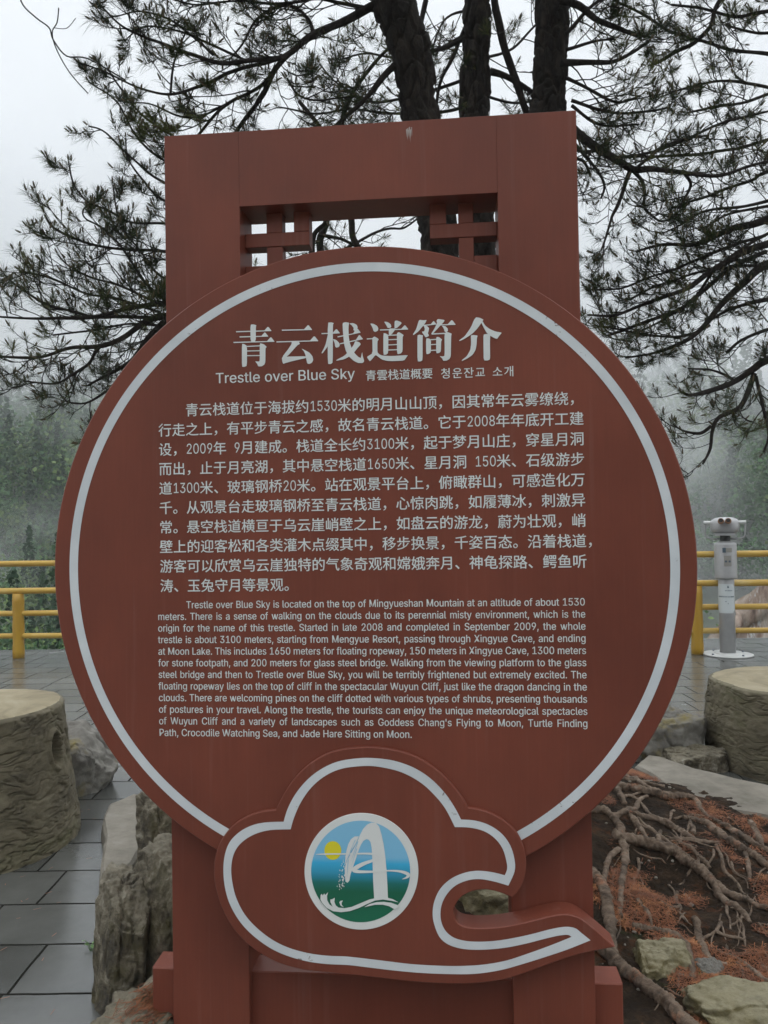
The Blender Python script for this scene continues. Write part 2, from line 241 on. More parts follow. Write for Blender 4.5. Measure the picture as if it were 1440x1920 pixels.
GLYPHS = """'290|110,447 99,716 191,716 181,447
,264|53,-168 95,100 193,100 119,-168
.264|134,-6 117,-4 102,2 89,12 78,26 72,41 70,58 72,75 78,90 102,114 117,120 134,122 151,120 166,114 180,103 190,90 196,75 198,58 196,41 190,26 180,12 166,2 151,-4
0638|319,-10 268,-5 223,10 183,34 148,67 120,109 97,160 80,218 71,284 67,358 71,431 81,497 97,556 120,606 149,648 184,682 224,706 269,721 319,726 369,721 415,706 455,682 489,648 518,606 541,556 557,497 567,431 570,358 567,284 557,218 541,160 518,109 490,67 455,34 415,10 370,-5|319,70 352,73 382,85 408,104 431,130 450,163 465,202 475,248 482,300 484,358 482,416 475,468 465,514 450,553 431,586 408,612 382,632 352,643 319,647 286,643 256,632 229,612 207,586 188,553 173,514 162,468 156,416 154,358 156,300 162,248 173,202 188,163 207,130 229,104 256,85 286,73
1638|108,0 108,77 550,77 550,0|388,716 388,0 299,0 299,631 295,631 121,504 121,601 279,716
2638|90,0 90,67 378,374 427,440 445,480 451,523 449,547 443,569 433,589 420,606 403,621 384,632 363,640 340,645 315,647 288,645 264,639 242,630 224,617 208,601 195,582 186,560 181,536 179,509 92,509 95,551 105,588 121,623 143,653 170,678 201,698 237,714 275,723 317,726 358,723 396,714 431,699 461,679 487,655 508,627 524,595 533,561 536,524 535,498 522,447 494,394 446,331 376,253 215,85 215,80 548,80 548,0
3638|307,-10 264,-7 224,1 187,14 153,32 123,54 99,81 80,112 67,147 62,185 154,185 158,162 166,141 178,123 193,107 233,83 256,76 308,70 363,77 409,97 428,112 443,131 454,152 461,176 463,204 461,229 455,253 445,276 430,297 411,314 387,329 357,340 323,346 221,348 221,421 405,631 405,636 98,636 98,716 524,716 524,648 297,392 297,407 348,408 393,402 434,388 469,368 499,343 522,313 539,279 550,243 553,204 550,164 539,127 521,93 498,63 469,38 434,18 396,2 353,-7
4638|56,148 56,223 347,716 437,716 153,234 153,229 581,229 581,148|396,0 396,447 482,447 482,0
5638|311,-10 270,-7 232,2 197,16 166,34 139,57 117,85 100,115 89,148 84,184 172,184 183,143 194,125 208,109 244,85 287,72 311,70 339,72 365,79 389,91 410,106 428,125 442,147 453,172 459,199 461,228 459,258 452,286 441,311 426,334 408,353 387,369 362,380 336,387 307,390 259,384 214,369 180,346 95,356 135,716 516,716 516,636 212,636 188,424 192,424 228,448 273,464 323,469 355,468 385,462 414,452 440,438 464,421 486,401 504,379 520,353 533,325 543,295 550,230 547,185 536,144 519,106 496,73 468,45 434,21 397,4 356,-6
6638|319,-10 276,-6 236,4 200,21 168,43 141,71 119,105 103,142 93,183 89,228 92,263 100,299 112,336 131,378 193,479 355,716 453,716 212,368 205,368 221,393 259,425 293,438 331,442 372,439 410,430 444,415 474,394 500,368 520,338 535,303 544,264 547,221 544,178 534,139 518,102 495,70 468,43 436,20 400,4 361,-6|319,68 345,70 370,77 392,88 412,103 429,121 453,167 459,193 461,221 459,250 453,276 429,321 412,339 392,354 370,365 345,371 319,373 292,371 267,365 245,354 225,340 208,322 194,301 184,277 178,251 176,223 178,194 184,167 194,143 208,121 225,103 245,88 267,77 292,70
7638|136,0 455,631 455,636 87,636 87,716 550,716 550,631 232,0
8638|319,-10 272,-7 230,2 191,16 157,35 128,59 104,87 87,119 77,153 73,190 75,220 81,248 105,299 122,321 142,339 189,366 215,372 215,376 182,388 154,407 130,433 113,464 102,498 99,535 102,571 112,603 127,633 149,660 175,682 205,701 240,715 278,723 319,726 359,723 396,715 431,701 461,682 487,660 509,633 525,603 534,571 537,535 534,499 523,465 506,433 483,407 455,388 423,376 423,372 448,366 472,354 494,339 514,321 531,299 545,275 556,248 562,220 564,190 561,153 550,119 533,87 509,59 480,35 446,16 407,2 365,-7|319,69 349,71 376,76 401,85 422,97 440,111 455,129 465,149 472,171 474,195 472,221 465,244 454,265 438,284 420,300 398,314 374,323 347,329 319,331 290,329 263,323 238,314 216,300 198,284 183,265 171,244 165,221 162,195 165,171 171,149 181,129 196,111 214,97 235,85 260,76 288,71|319,407 343,409 365,414 404,434 420,448 442,484 449,529 447,552 442,572 433,591 421,608 405,622 387,633 344,646 293,646 270,641 231,622 216,608 194,572 189,552 187,529 194,484 216,448 232,434 271,414 294,409
9638|318,726 361,722 400,712 437,695 469,673 496,645 518,611 534,574 544,533 547,488 545,453 537,417 525,380 505,338 444,237 282,0 184,0 424,348 432,348 416,323 392,301 361,284 326,275 307,274 265,277 227,286 193,301 163,322 137,348 117,378 102,413 92,452 89,495 93,538 103,578 119,614 141,646 169,673 201,696 237,712 276,722|318,648 292,646 267,639 245,628 225,613 208,595 184,549 178,523 176,495 178,466 184,440 208,395 225,377 245,362 267,351 292,345 318,343 345,345 370,351 392,362 412,376 429,394 443,415 453,439 459,465 461,493 459,522 453,549 443,573 429,595 412,613 392,628 370,639 345,646
A675|23,0 284,716 389,716 652,0 556,0 358,566 327,673 345,673 268,426 120,0|155,200 155,280 520,280 520,200
B642|85,0 85,716 339,716 386,713 427,705 463,691 493,672 517,649 536,622 550,592 558,560 559,497 553,472 544,451 532,432 518,416 483,391 443,375 443,369 489,358 511,346 532,329 550,310 566,286 578,258 586,227 588,192 585,157 577,124 563,94 543,67 517,44 485,25 446,11 400,3 347,0|175,80 345,80 395,84 435,94 464,112 484,135 496,162 500,192 498,216 492,238 482,259 468,277 451,293 430,307 406,317 379,323 349,325 175,325|175,402 360,403 384,408 425,428 441,442 455,459 465,479 471,500 473,524 469,554 458,580 440,604 414,621 380,632 338,636 175,636
C718|376,-10 317,-5 262,10 211,35 167,69 129,111 98,162 75,221 61,286 57,358 61,430 75,495 98,553 129,604 167,647 211,681 262,706 317,721 376,726 446,719 479,710 510,698 539,682 566,663 590,641 612,616 630,589 646,559 666,490 575,490 559,536 535,573 503,603 465,624 422,637 376,642 334,638 295,627 258,608 226,583 198,551 176,512 159,467 149,415 146,358 149,300 159,249 176,204 199,165 226,133 259,107 295,89 334,78 376,74 422,79 465,92 503,113 535,143 559,181 575,226 666,226 658,191 646,158 631,128 612,100 591,75 566,53 539,34 479,6 412,-8
F577|85,0 85,716 519,716 519,636 175,636 175,392 487,392 487,311 175,311 175,0
G732|378,-10 317,-5 261,10 210,35 166,69 128,112 97,163 75,221 61,286 57,358 61,430 75,495 97,553 128,604 165,647 210,681 259,706 314,721 373,726 410,724 479,709 511,696 540,680 568,660 592,638 614,613 632,586 659,525 667,491 574,491 556,534 532,571 501,601 484,613 444,631 422,637 373,642 332,638 294,627 258,609 226,583 198,551 176,512 159,467 149,415 146,358 149,300 159,249 176,204 199,165 227,133 259,108 296,89 335,78 378,74 417,77 453,86 485,100 514,120 538,144 558,173 572,207 581,244 584,285 611,280 398,280 398,360 673,360 673,282 669,225 656,174 635,128 606,88 571,54 530,26 484,6 433,-6
H728|85,0 85,716 175,716 175,407 552,407 552,716 643,716 643,0 552,0 552,326 175,326 175,0
J558|260,-10 201,-3 150,15 106,46 73,89 53,141 47,205 47,243 137,243 137,205 141,164 152,131 171,105 196,85 226,74 260,70 295,74 324,85 349,105 368,131 379,164 383,205 383,716 473,716 473,205 467,141 447,89 414,46 371,15 319,-3
L553|85,0 85,716 175,716 175,80 508,80 508,0
M884|85,0 85,716 213,716 433,136 453,69 432,69 496,263 670,716 799,716 799,0 710,0 714,643 722,643 642,409 481,0 403,0 189,551 158,643 167,643 172,409 172,0
P626|85,0 85,716 331,716 383,713 429,703 468,686 501,664 528,637 549,605 563,569 572,531 575,489 572,448 563,409 549,374 528,342 501,314 468,292 429,275 383,265 331,261 154,261 154,341 327,341 362,343 393,350 418,360 439,375 456,392 469,413 478,437 483,462 485,489 483,517 478,542 469,565 456,586 439,603 418,617 392,628 362,634 327,636 175,636 175,0
R632|85,0 85,716 332,716 384,713 430,703 469,688 502,666 529,640 549,610 564,575 573,537 576,495 573,454 564,416 549,382 529,352 502,326 469,306 429,290 384,281 332,278 136,278 136,359 329,359 363,361 394,366 419,376 440,388 457,404 470,423 479,445 484,469 486,495 484,523 479,547 470,570 457,589 440,605 419,619 393,628 363,634 328,636 175,636 175,0|497,0 324,322 426,322 602,0
S629|315,-12 265,-10 220,-1 179,13 144,32 114,56 90,85 72,117 60,153 54,192 147,192 152,166 160,143 174,123 191,107 211,93 260,75 315,69 376,76 402,85 426,97 447,112 464,129 476,150 484,172 486,196 484,217 478,236 467,252 436,277 394,297 259,337 204,356 158,379 121,407 95,440 78,479 73,524 77,563 87,598 105,630 130,658 159,682 194,701 232,715 274,723 320,726 365,723 407,714 445,700 479,682 507,659 531,631 548,601 560,568 564,532 475,532 467,565 450,593 425,616 394,632 358,642 317,645 287,644 260,639 235,630 214,619 196,605 181,589 170,570 164,550 162,529 164,506 172,486 184,469 200,455 259,425 415,380 462,361 505,334 524,318 541,299 555,278 566,254 573,226 575,195 571,157 561,122 544,89 520,60 491,35 455,15 414,0 367,-9
T631|45,636 45,716 587,716 587,636 361,636 361,0 271,0 271,636
W966|218,0 23,716 116,716 273,81 277,56 266,56 315,276 431,716 534,716 700,56 687,56 736,276 849,716 942,716 746,0 641,0 494,551 473,668 492,668 456,488 324,0
X667|25,0 306,400 306,333 41,716 147,716 315,463 343,411 327,411 420,564 526,716 628,716 364,336 364,404 642,0 537,0 343,290 324,325 344,325 256,182 129,0
a548|192,-10 162,-4 133,7 107,22 85,40 67,63 54,89 45,119 43,152 45,181 51,206 61,227 74,244 90,259 109,272 152,290 226,306 347,322 373,331 381,337 388,361 382,401 366,432 353,444 338,453 299,464 275,466 229,460 210,454 178,435 155,411 141,385 58,410 72,440 89,466 111,487 134,504 160,518 187,528 244,540 314,538 359,528 402,507 422,492 439,473 454,451 465,424 472,391 474,354 474,0 389,0 389,73 383,73 367,48 340,22 303,1 254,-11|270,66 297,72 321,83 341,96 358,113 371,131 386,172 388,267 375,259 208,229 172,216 146,196 137,183 131,167 129,148 131,130 143,102 154,90 167,81 200,68 219,65
b597|323,-12 292,-10 265,-4 243,5 207,30 166,83 158,83 158,0 74,0 74,716 160,716 160,449 166,449 193,487 222,513 241,525 264,534 291,539 322,541 365,537 405,526 440,507 472,482 499,450 520,412 536,368 546,319 549,266 546,212 537,163 521,119 499,81 473,48 441,23 405,4 366,-8|310,66 341,69 369,78 393,92 414,112 431,136 444,164 454,196 460,230 462,267 460,303 454,337 445,368 431,395 415,419 394,438 369,453 341,461 310,464 279,461 251,453 227,439 206,420 189,397 176,370 166,339 160,304 161,229 166,194 176,162 190,134 207,110 228,91 252,77 279,69
c557|292,-12 245,-8 203,4 164,23 130,49 102,81 79,120 62,163 51,211 48,264 51,317 62,366 79,410 102,448 130,480 164,506 203,526 245,537 292,541 342,536 366,531 410,513 448,487 478,453 501,412 509,390 426,369 409,407 391,428 355,452 325,461 292,464 258,461 229,452 204,437 183,416 166,392 153,364 143,332 137,299 137,229 143,196 153,165 166,137 183,113 204,93 229,78 258,68 292,65 341,73 369,85 392,102 418,137 428,165 511,144 493,99 466,61 431,30 390,7 343,-7
d597|275,-12 232,-8 193,4 157,23 125,48 99,81 77,119 61,163 51,212 48,266 51,319 61,368 77,412 99,450 126,482 157,507 193,526 233,537 275,541 307,539 333,534 356,525 391,500 431,449 437,449 437,716 523,716 523,0 440,0 440,83 432,83 404,44 374,17 355,5 333,-4 306,-10|288,66 319,69 346,77 370,91 391,110 408,134 421,162 431,194 437,229 439,267 437,304 431,339 422,370 408,397 391,420 371,439 346,453 319,461 288,464 256,461 228,453 204,438 183,419 166,395 153,368 143,337 137,303 137,230 143,196 153,164 166,136 183,112 204,92 229,78 257,69
e568|298,-12 249,-8 204,4 165,23 130,49 101,81 78,119 62,163 51,211 48,263 51,315 61,364 78,408 100,446 128,479 162,506 200,525 242,537 289,541 346,535 401,515 426,499 449,480 470,456 488,429 503,397 514,360 520,319 522,238 105,238 105,311 476,311 436,284 434,318 428,350 419,378 406,403 390,424 370,442 346,454 319,462 289,465 258,462 230,454 206,441 185,424 167,403 153,379 143,353 137,326 135,250 137,212 144,179 155,149 171,124 190,103 213,86 239,74 267,67 320,66 357,74 388,91 402,102 423,131 430,148 514,128 504,101 490,77 472,55 450,36 398,6 367,-4 334,-10
f357|321,534 321,460 9,460 9,534|113,0 113,607 116,636 123,662 135,684 150,703 169,718 190,730 214,739 238,744 299,744 342,733 320,659 285,667 250,665 231,658 217,647 207,632 201,613 199,589 199,0
g598|291,-212 219,-205 188,-197 137,-171 116,-155 83,-118 71,-98 143,-57 171,-93 199,-115 238,-131 263,-136 291,-137 332,-133 367,-123 397,-106 420,-81 434,-48 438,-8 438,96 431,96 403,58 374,33 355,22 306,8 274,7 233,10 194,20 159,37 127,61 100,91 78,127 61,169 51,216 48,269 51,322 61,370 77,413 99,450 126,482 158,507 194,526 233,537 276,541 307,539 334,534 357,525 392,501 433,449 441,449 441,534 524,534 524,-12 521,-56 510,-94 493,-126 470,-153 442,-175 409,-191 372,-203 333,-210|288,83 319,86 347,93 371,106 392,123 409,144 422,170 432,200 438,234 440,271 438,308 432,341 422,371 409,398 392,421 371,439 347,453 320,461 288,464 257,461 229,453 204,438 183,419 166,396 153,369 143,339 137,306 137,235 143,202 153,173 167,146 184,124 205,107 229,94 257,86
h577|160,319 160,0 74,0 74,716 160,716 160,405 144,405 163,449 186,484 214,510 246,527 281,538 320,541 355,539 387,531 415,519 441,501 462,479 480,451 492,419 500,381 503,338 503,0 417,0 417,331 413,370 402,402 384,428 360,448 330,459 296,463 271,461 248,456 226,447 207,434 191,418 178,398 168,375 162,349
i235|74,0 74,534 160,534 160,0|118,623 102,625 88,631 76,640 66,652 60,665 58,680 60,695 66,709 76,721 88,730 102,735 118,737 134,735 148,730 160,721 170,709 176,695 178,680 176,665 170,652 160,640 148,631 134,625
j235|74,534 160,534 160,-42 158,-73 153,-102 143,-127 129,-149 112,-167 91,-182 66,-192 38,-199 -14,-201 -14,-122 25,-120 43,-113 57,-101 66,-85 72,-65 74,-41|117,623 102,625 75,640 65,652 60,665 58,680 65,709 75,721 88,730 117,737 133,735 147,730 160,721 170,709 177,680 175,665 170,652 160,640 133,625
k536|155,192 155,298 170,298 400,534 507,534 259,281 249,281|74,0 74,716 160,716 160,0|414,0 208,261 269,322 524,0
l266|158,0 128,11 104,28 87,52 77,83 74,119 74,716 160,716 161,117 164,100 169,88 177,80 189,75 239,76 254,4 207,-3
m858|74,0 74,534 158,534 158,416 151,416 160,443 186,487 203,504 242,529 286,542 309,543 345,540 377,528 404,508 426,481 442,450 452,415 440,415 448,440 459,463 493,501 513,516 536,528 587,542 645,541 673,535 700,523 724,508 744,487 761,462 774,433 781,398 784,359 784,0 698,0 698,357 694,392 683,420 665,440 642,454 617,462 589,465 566,463 545,458 510,439 497,425 478,390 473,370 472,0 386,0 386,366 383,394 373,418 356,438 334,453 309,462 281,465 260,464 222,451 190,425 177,407 168,386 162,362 160,335 160,0
n577|160,319 160,0 74,0 74,534 157,534 158,405 144,405 163,449 186,484 214,510 246,527 281,538 320,541 355,539 386,531 415,519 440,501 462,479 479,451 492,419 500,381 503,338 503,0 417,0 417,331 413,370 402,402 384,428 360,448 330,459 296,463 271,461 248,456 226,447 207,434 191,418 178,398 168,375 162,349
o584|292,-12 245,-8 203,4 164,23 130,49 102,81 79,120 62,163 51,211 48,264 51,317 62,366 79,410 102,448 130,480 164,506 203,526 245,537 292,541 339,537 381,526 420,506 454,480 483,448 506,410 523,366 533,317 536,264 533,211 523,163 506,120 483,81 454,49 420,23 381,4 339,-8|292,65 325,68 355,78 380,93 402,113 419,137 432,165 442,196 449,264 442,332 432,363 419,392 402,416 380,437 355,452 325,461 292,464 258,461 229,452 204,437 183,416 166,392 153,364 143,332 137,299 137,229 143,196 153,165 166,137 183,113 204,93 229,78 258,68
p597|74,-201 74,534 158,534 158,449 166,449 193,487 222,513 241,525 264,534 291,539 322,541 365,537 405,526 440,507 472,482 499,450 520,412 536,368 546,319 549,266 546,212 537,163 521,119 499,81 473,48 441,23 405,4 366,-8 323,-12 292,-10 266,-4 243,5 207,30 166,83 160,83 160,-201|310,66 341,69 369,78 393,92 414,112 431,136 444,164 454,196 460,230 462,267 460,303 454,337 445,368 431,395 415,419 394,438 369,453 341,461 310,464 279,461 251,453 227,439 206,420 189,397 176,370 166,339 160,304 161,229 166,194 176,162 190,134 207,110 228,91 252,77 279,69
q597|523,-201 437,-201 437,83 431,83 404,44 374,17 355,5 333,-4 306,-10 275,-12 232,-8 193,4 157,23 125,48 99,81 77,119 61,163 51,212 48,266 51,319 61,368 77,412 99,450 126,482 157,507 193,526 233,537 275,541 307,539 333,534 356,525 391,500 432,449 440,449 440,534 523,534|288,66 319,69 346,77 370,91 391,110 408,134 421,162 431,194 437,229 439,267 437,304 431,339 422,370 408,397 391,420 371,439 346,453 319,461 288,464 256,461 228,453 204,438 183,419 166,395 153,368 143,337 137,303 137,230 143,196 153,164 166,136 183,112 204,92 229,78 257,69
r365|74,0 74,534 157,534 157,452 162,452 175,477 192,499 215,517 241,531 269,539 343,540 343,454 291,458 267,457 224,443 205,431 177,399 168,379 162,357 160,333 160,0
s514|256,-12 221,-10 188,-4 158,5 131,17 107,34 87,53 70,76 58,103 50,133 132,150 142,123 156,101 175,85 198,73 225,66 255,64 290,67 319,74 344,88 362,105 374,124 377,145 375,162 368,178 358,191 342,202 322,211 210,239 166,253 130,271 102,293 82,319 70,350 66,385 69,415 77,442 92,467 111,488 134,507 162,521 193,532 227,539 263,541 298,539 329,534 382,512 403,496 421,477 447,433 456,408 377,390 369,410 357,428 341,444 321,457 295,465 264,468 234,466 207,458 184,446 167,430 156,411 153,390 155,372 162,356 174,342 192,331 242,314 323,295 367,281 403,263 431,241 451,215 462,185 466,150 463,120 454,92 440,66 420,44 395,25 366,9 332,-2 296,-9
t320|287,534 287,460 9,460 9,534|91,663 177,663 177,137 179,116 184,99 191,86 203,77 219,72 284,75 300,2 237,-6 194,-2 158,10 130,30 108,57 96,91 91,131
u577|257,-7 222,-5 191,3 162,15 136,33 115,55 97,83 84,115 77,153 74,196 74,534 160,534 160,203 164,164 175,132 193,105 217,86 247,75 282,71 306,72 351,87 386,116 399,136 409,159 415,186 417,215 417,534 503,534 503,0 420,0 420,129 432,129 414,84 390,49 362,24 330,7 295,-4
v548|229,0 25,534 119,534 254,154 289,29 259,29 315,218 429,534 523,534 319,0
w798|194,0 32,534 123,534 227,151 247,58 232,58 290,301 355,534 445,534 547,150 566,58 551,58 610,301 676,534 766,534 605,0 518,0 389,475 409,475 349,242 280,0
x533|29,0 241,307 241,241 40,534 141,534 292,290 247,290 328,430 396,534 495,534 294,237 294,301 504,0 404,0 281,191 243,256 288,256 209,120 129,0
y548|67,-195 86,-121 132,-127 159,-121 172,-114 194,-90 212,-50 229,-2 25,534 119,534 254,154 289,29 259,29 315,218 430,534 523,534 276,-108 263,-131 233,-167 215,-181 196,-191 153,-203 102,-203"""
# ================================================================== the sign
def offset_poly(P, d):
    """inset a counter-clockwise outline by d"""
    n = len(P); out = []
    for i in range(n):
        a, b, c = Vector(P[i - 1]), Vector(P[i]), Vector(P[(i + 1) % n])
        e1, e2 = (b - a), (c - b)
        if e1.length < 1e-9 or e2.length < 1e-9: out.append(P[i]); continue
        n1 = Vector((-e1.y, e1.x)).normalized(); n2 = Vector((-e2.y, e2.x)).normalized()
        q = n1 + n2
        if q.length < 1e-6: q = n1
        q.normalize(); k = max(0.5, q.dot(n1)); b2 = b + q * (d / k); out.append((b2.x, b2.y))
    return out
def area(P): return sum(P[i - 1][0] * P[i][1] - P[i][0] * P[i - 1][1] for i in range(len(P))) / 2
def ccw(P): return list(P) if area(P) > 0 else list(P)[::-1]
def prism(mb, P, w0, w1, ch=0.002):
    """outline in the sign's plane (u, z), front at w0, back at w1 (w towards the reader)"""
    P = ccw(P); I = offset_poly(P, ch); n = len(P)
    vs = [(u, -w0, z) for u, z in I] + [(u, -w0 + ch, z) for u, z in P] + [(u, -w1, z) for u, z in P]
    fs = [tuple(t) for t in tessellate_polygon([[Vector((u, z, 0)) for u, z in I]])]
    fs2 = []
    for t in fs:
        a, b, c = (I[i] for i in t)
        cr = (b[0] - a[0]) * (c[1] - a[1]) - (b[1] - a[1]) * (c[0] - a[0])
        fs2.append(t if cr > 0 else t[::-1])
    fs = list(fs2); back = [tuple(2 * n + i for i in t[::-1]) for t in fs2]
    for i in range(n):
        j = (i + 1) % n
        fs.append((i, n + i, n + j, j)); fs.append((n + i, 2 * n + i, 2 * n + j, n + j))
    mb.add(vs, fs + back)
def sheet(mb, P, w, holes=()):
    loops = [[Vector((u, z, 0)) for u, z in P]] + [[Vector((u, z, 0)) for u, z in h] for h in holes]
    flat = [q for l in loops for q in l]; fs = []
    for t in tessellate_polygon(loops):
        a, b, c = (flat[i] for i in t)
        cr = (b.x - a.x) * (c.y - a.y) - (b.y - a.y) * (c.x - a.x)
        if abs(cr) > 1e-12: fs.append(tuple(t) if cr > 0 else tuple(t)[::-1])
    mb.add([(q.x, -w, q.y) for q in flat], fs)
def strip(mb, A, B, w):
    n = len(A); vs = [(u, -w, z) for u, z in A] + [(u, -w, z) for u, z in B]
    mb.add(vs, [(i, i + 1, n + i + 1, n + i) for i in range(n - 1)])

sign = empty('information_sign', P0 + SX * U0, YAW)
tag(sign, 'tall red brown notice board with a round text panel and a cloud at its foot', 'sign')
DC, DR = (-0.0574 - U0, 1.3924), 0.885
FWf = -0.062                         # front of the posts
def rect(u0, z0, u1, z1): return [(u0, z0), (u1, z0), (u1, z1), (u0, z1)]
uL = sp(308, 255, FWf)[0]; uR = sp(1080, 207, FWf)[0]; zT = (sp(308, 255, FWf)[1] + sp(1080, 207, FWf)[1]) / 2
uLi = sp(449, 387, FWf)[0]; uRi = sp(933, 361, FWf)[0]; zO = (sp(449, 387, FWf)[1] + sp(933, 361, FWf)[1]) / 2
DEPTH = 0.135
for a, b in ((uL, uLi), (uRi, uR)):
    mb = MB(); prism(mb, rect(a, -0.05, b, zT), FWf, FWf - DEPTH, 0.0008); mb.build('post', PAINT, sign)
mb = MB(); prism(mb, rect(uLi + .0001, zO, uRi - .0001, zT), FWf - .0002, FWf - DEPTH + .0002, 0.0005); mb.build('lintel', PAINT, sign)
# fretwork in the two upper corners of the opening
wf = FWf - 0.055; wb = wf - 0.05
def fx(px): return sp(px, 440, wf)[0]
zB0, zB1 = sp(520, 462, wf)[1], sp(520, 436, wf)[1]
zD1 = (sp(480, 499.5, wf)[1] + sp(905, 478, wf)[1]) / 2
for xa, xc, edge in (((499.5, 529), (551, 580), uLi), ((860, 888), (806, 837), uRi)):
    mb = MB(); a0, a1 = fx(xa[0]), fx(xa[1]); c0, c1 = fx(xc[0]), fx(xc[1]); left = edge < 0
    b0, b1 = (edge + .0005, c1) if left else (c0, edge - .0005)
    prism(mb, rect(b0, zB0, b1, zB1), wf, wb, .0015)
    prism(mb, rect(c0, zB1 + .0005, c1, zO - .0005), wf - .0003, wb + .0003, .0015)
    prism(mb, rect(a0, zB1 + .0005, a1, zO - .0005), wf - .002, wb + .002, .0015)
    prism(mb, rect(a0, zD1 - .30, a1, zB0 - .0005), wf - .002, wb + .002, .0015)
    d0, d1 = (edge + .0005, a0 - .0005) if left else (a1 + .0005, edge - .0005)
    prism(mb, rect(d0, zD1 - .052, d1, zD1), wf, wb, .0015)
    mb.build('fretwork', PAINT, sign)
# base box, its front a little behind the posts
wp = FWf - 0.03
zP = (sp(285, 1818, wp)[1] + sp(1168, 1841, wp)[1]) / 2
mb = MB(); prism(mb, rect(sp(286, 1860, wp)[0], -0.05, sp(1168.5, 1880, wp)[0], zP), wp, wp - 0.085, .003); plinth = mb.build('plinth', PAINT, sign)
# the round panel
circ = [(DC[0] + DR * math.cos(2 * math.pi * k / 240), DC[1] + DR * math.sin(2 * math.pi * k / 240)) for k in range(240)]
mb = MB(); prism(mb, circ, 0.0, -0.055, .003); panel = mb.build('round_panel', PAINT, sign)
mb = MB(); A = []; B = []
for k in range(241):
    a = R(-62 + 304 * k / 240)
    A.append((DC[0] + .8145 * math.cos(a), DC[1] + .8145 * math.sin(a))); B.append((DC[0] + .8395 * math.cos(a), DC[1] + .8395 * math.sin(a)))
strip(mb, A[::-1], B[::-1], .0012); mb.build('ring_stripe', TAPE, panel)
# the cloud
WC = 0.012
def cz(p): return sp(400 + p[0] * .52778, 1390 + p[1] * .52778, WC)
CL = [(222,243),(240,205),(270,155),(310,108),(360,68),(420,38),(490,24),(560,21),(640,30),(720,55),(790,98),(845,150),(885,200),(905,236)]
CL2 = [(905,236),(950,243),(1000,262),(1050,295),(1085,335),(1106,388),(1112,440),(1105,490),(1085,532),(1062,556)]
CL3 = [(1062,556),(1020,538),(970,527),(925,532),(885,550),(862,578),(853,605),(860,635),(882,655),(918,663),(960,664),(1020,660),(1080,650),(1140,636),(1200,621),(1245,615),(1285,621),(1320,640),(1365,676),(1428,731)]
CL4 = [(1428,731),(1340,748),(1270,766),(1200,790),(1120,820),(1040,845),(960,858),(880,863),(780,860),(700,854),(600,843),(500,831),(400,822),(320,812),(250,795),(190,768),(130,728),(80,678),(42,620),(18,560),(4,500),(2,440),(12,390),(35,340),(72,298),(120,267),(170,250),(222,243)]
def curve_join(segs, n=5):
    out = []
    for s_ in segs: out += [tuple(p) for p in smooth_line(s_, n)][:-1]
    return out
cloud_o = [cz(p) for p in curve_join([CL, CL2, CL3, CL4])]
mb = MB(); prism(mb, cloud_o, WC, -0.0575, .0022); cloud = mb.build('cloud_panel', PAINT, sign)
SO = [[(1340,706),(1260,738),(1180,765),(1100,790),(1020,812),(930,825),(840,826),(740,822),(640,813),(540,801),(480,794),(400,790),(330,780),(260,760),(200,732),(140,688),(95,640),(60,580),(42,520),(36,455),(42,400),(60,355),(95,320),(140,297),(190,287),(250,285)],
      [(250,285),(264,240),(290,190),(330,140),(380,100),(440,72),(510,60),(570,59),(640,68),(710,92),(770,130),(820,180),(855,230),(880,277)],
      [(880,277),(930,281),(980,297),(1025,328),(1055,370),(1070,420),(1070,462),(1048,512)],
      [(1048,512),(1000,498),(950,489),(905,493),(860,512),(828,545),(810,585),(808,630),(822,668),(850,694),(890,707),(940,711),(1000,708),(1060,699),(1130,684),(1200,666),(1250,658),(1285,663),(1310,682),(1340,706)]]
SI = [[(1272,694),(1200,723),(1120,752),(1040,778),(960,792),(880,797),(800,796),(700,790),(600,778),(480,764),(410,761),(340,752),(270,733),(210,704),(155,662),(112,614),(82,556),(68,500),(64,450),(72,403),(92,368),(125,341),(165,323),(210,314),(275,312)],
      [(275,312),(288,268),(312,215),(350,162),(400,121),(460,96),(540,87),(600,92),(670,110),(735,145),(785,190),(825,240),(858,304)],
      [(858,304),(910,306),(960,318),(1000,344),(1028,382),(1042,430),(1043,455),(1035,475)],
      [(1035,475),(990,464),(940,459),(893,466),(845,487),(807,522),(785,568),(779,612),(785,650),(802,692),(828,717),(865,732),(910,739),(970,739),(1040,732),(1110,718),(1180,700),(1230,689),(1260,687),(1272,694)]]
mb = MB()
so_, si_ = [cz(p) for p in curve_join(SO)], [cz(p) for p in curve_join(SI)]
sheet(mb, so_, WC + .0012, [si_]); mb.build('cloud_stripe', TAPE, cloud)
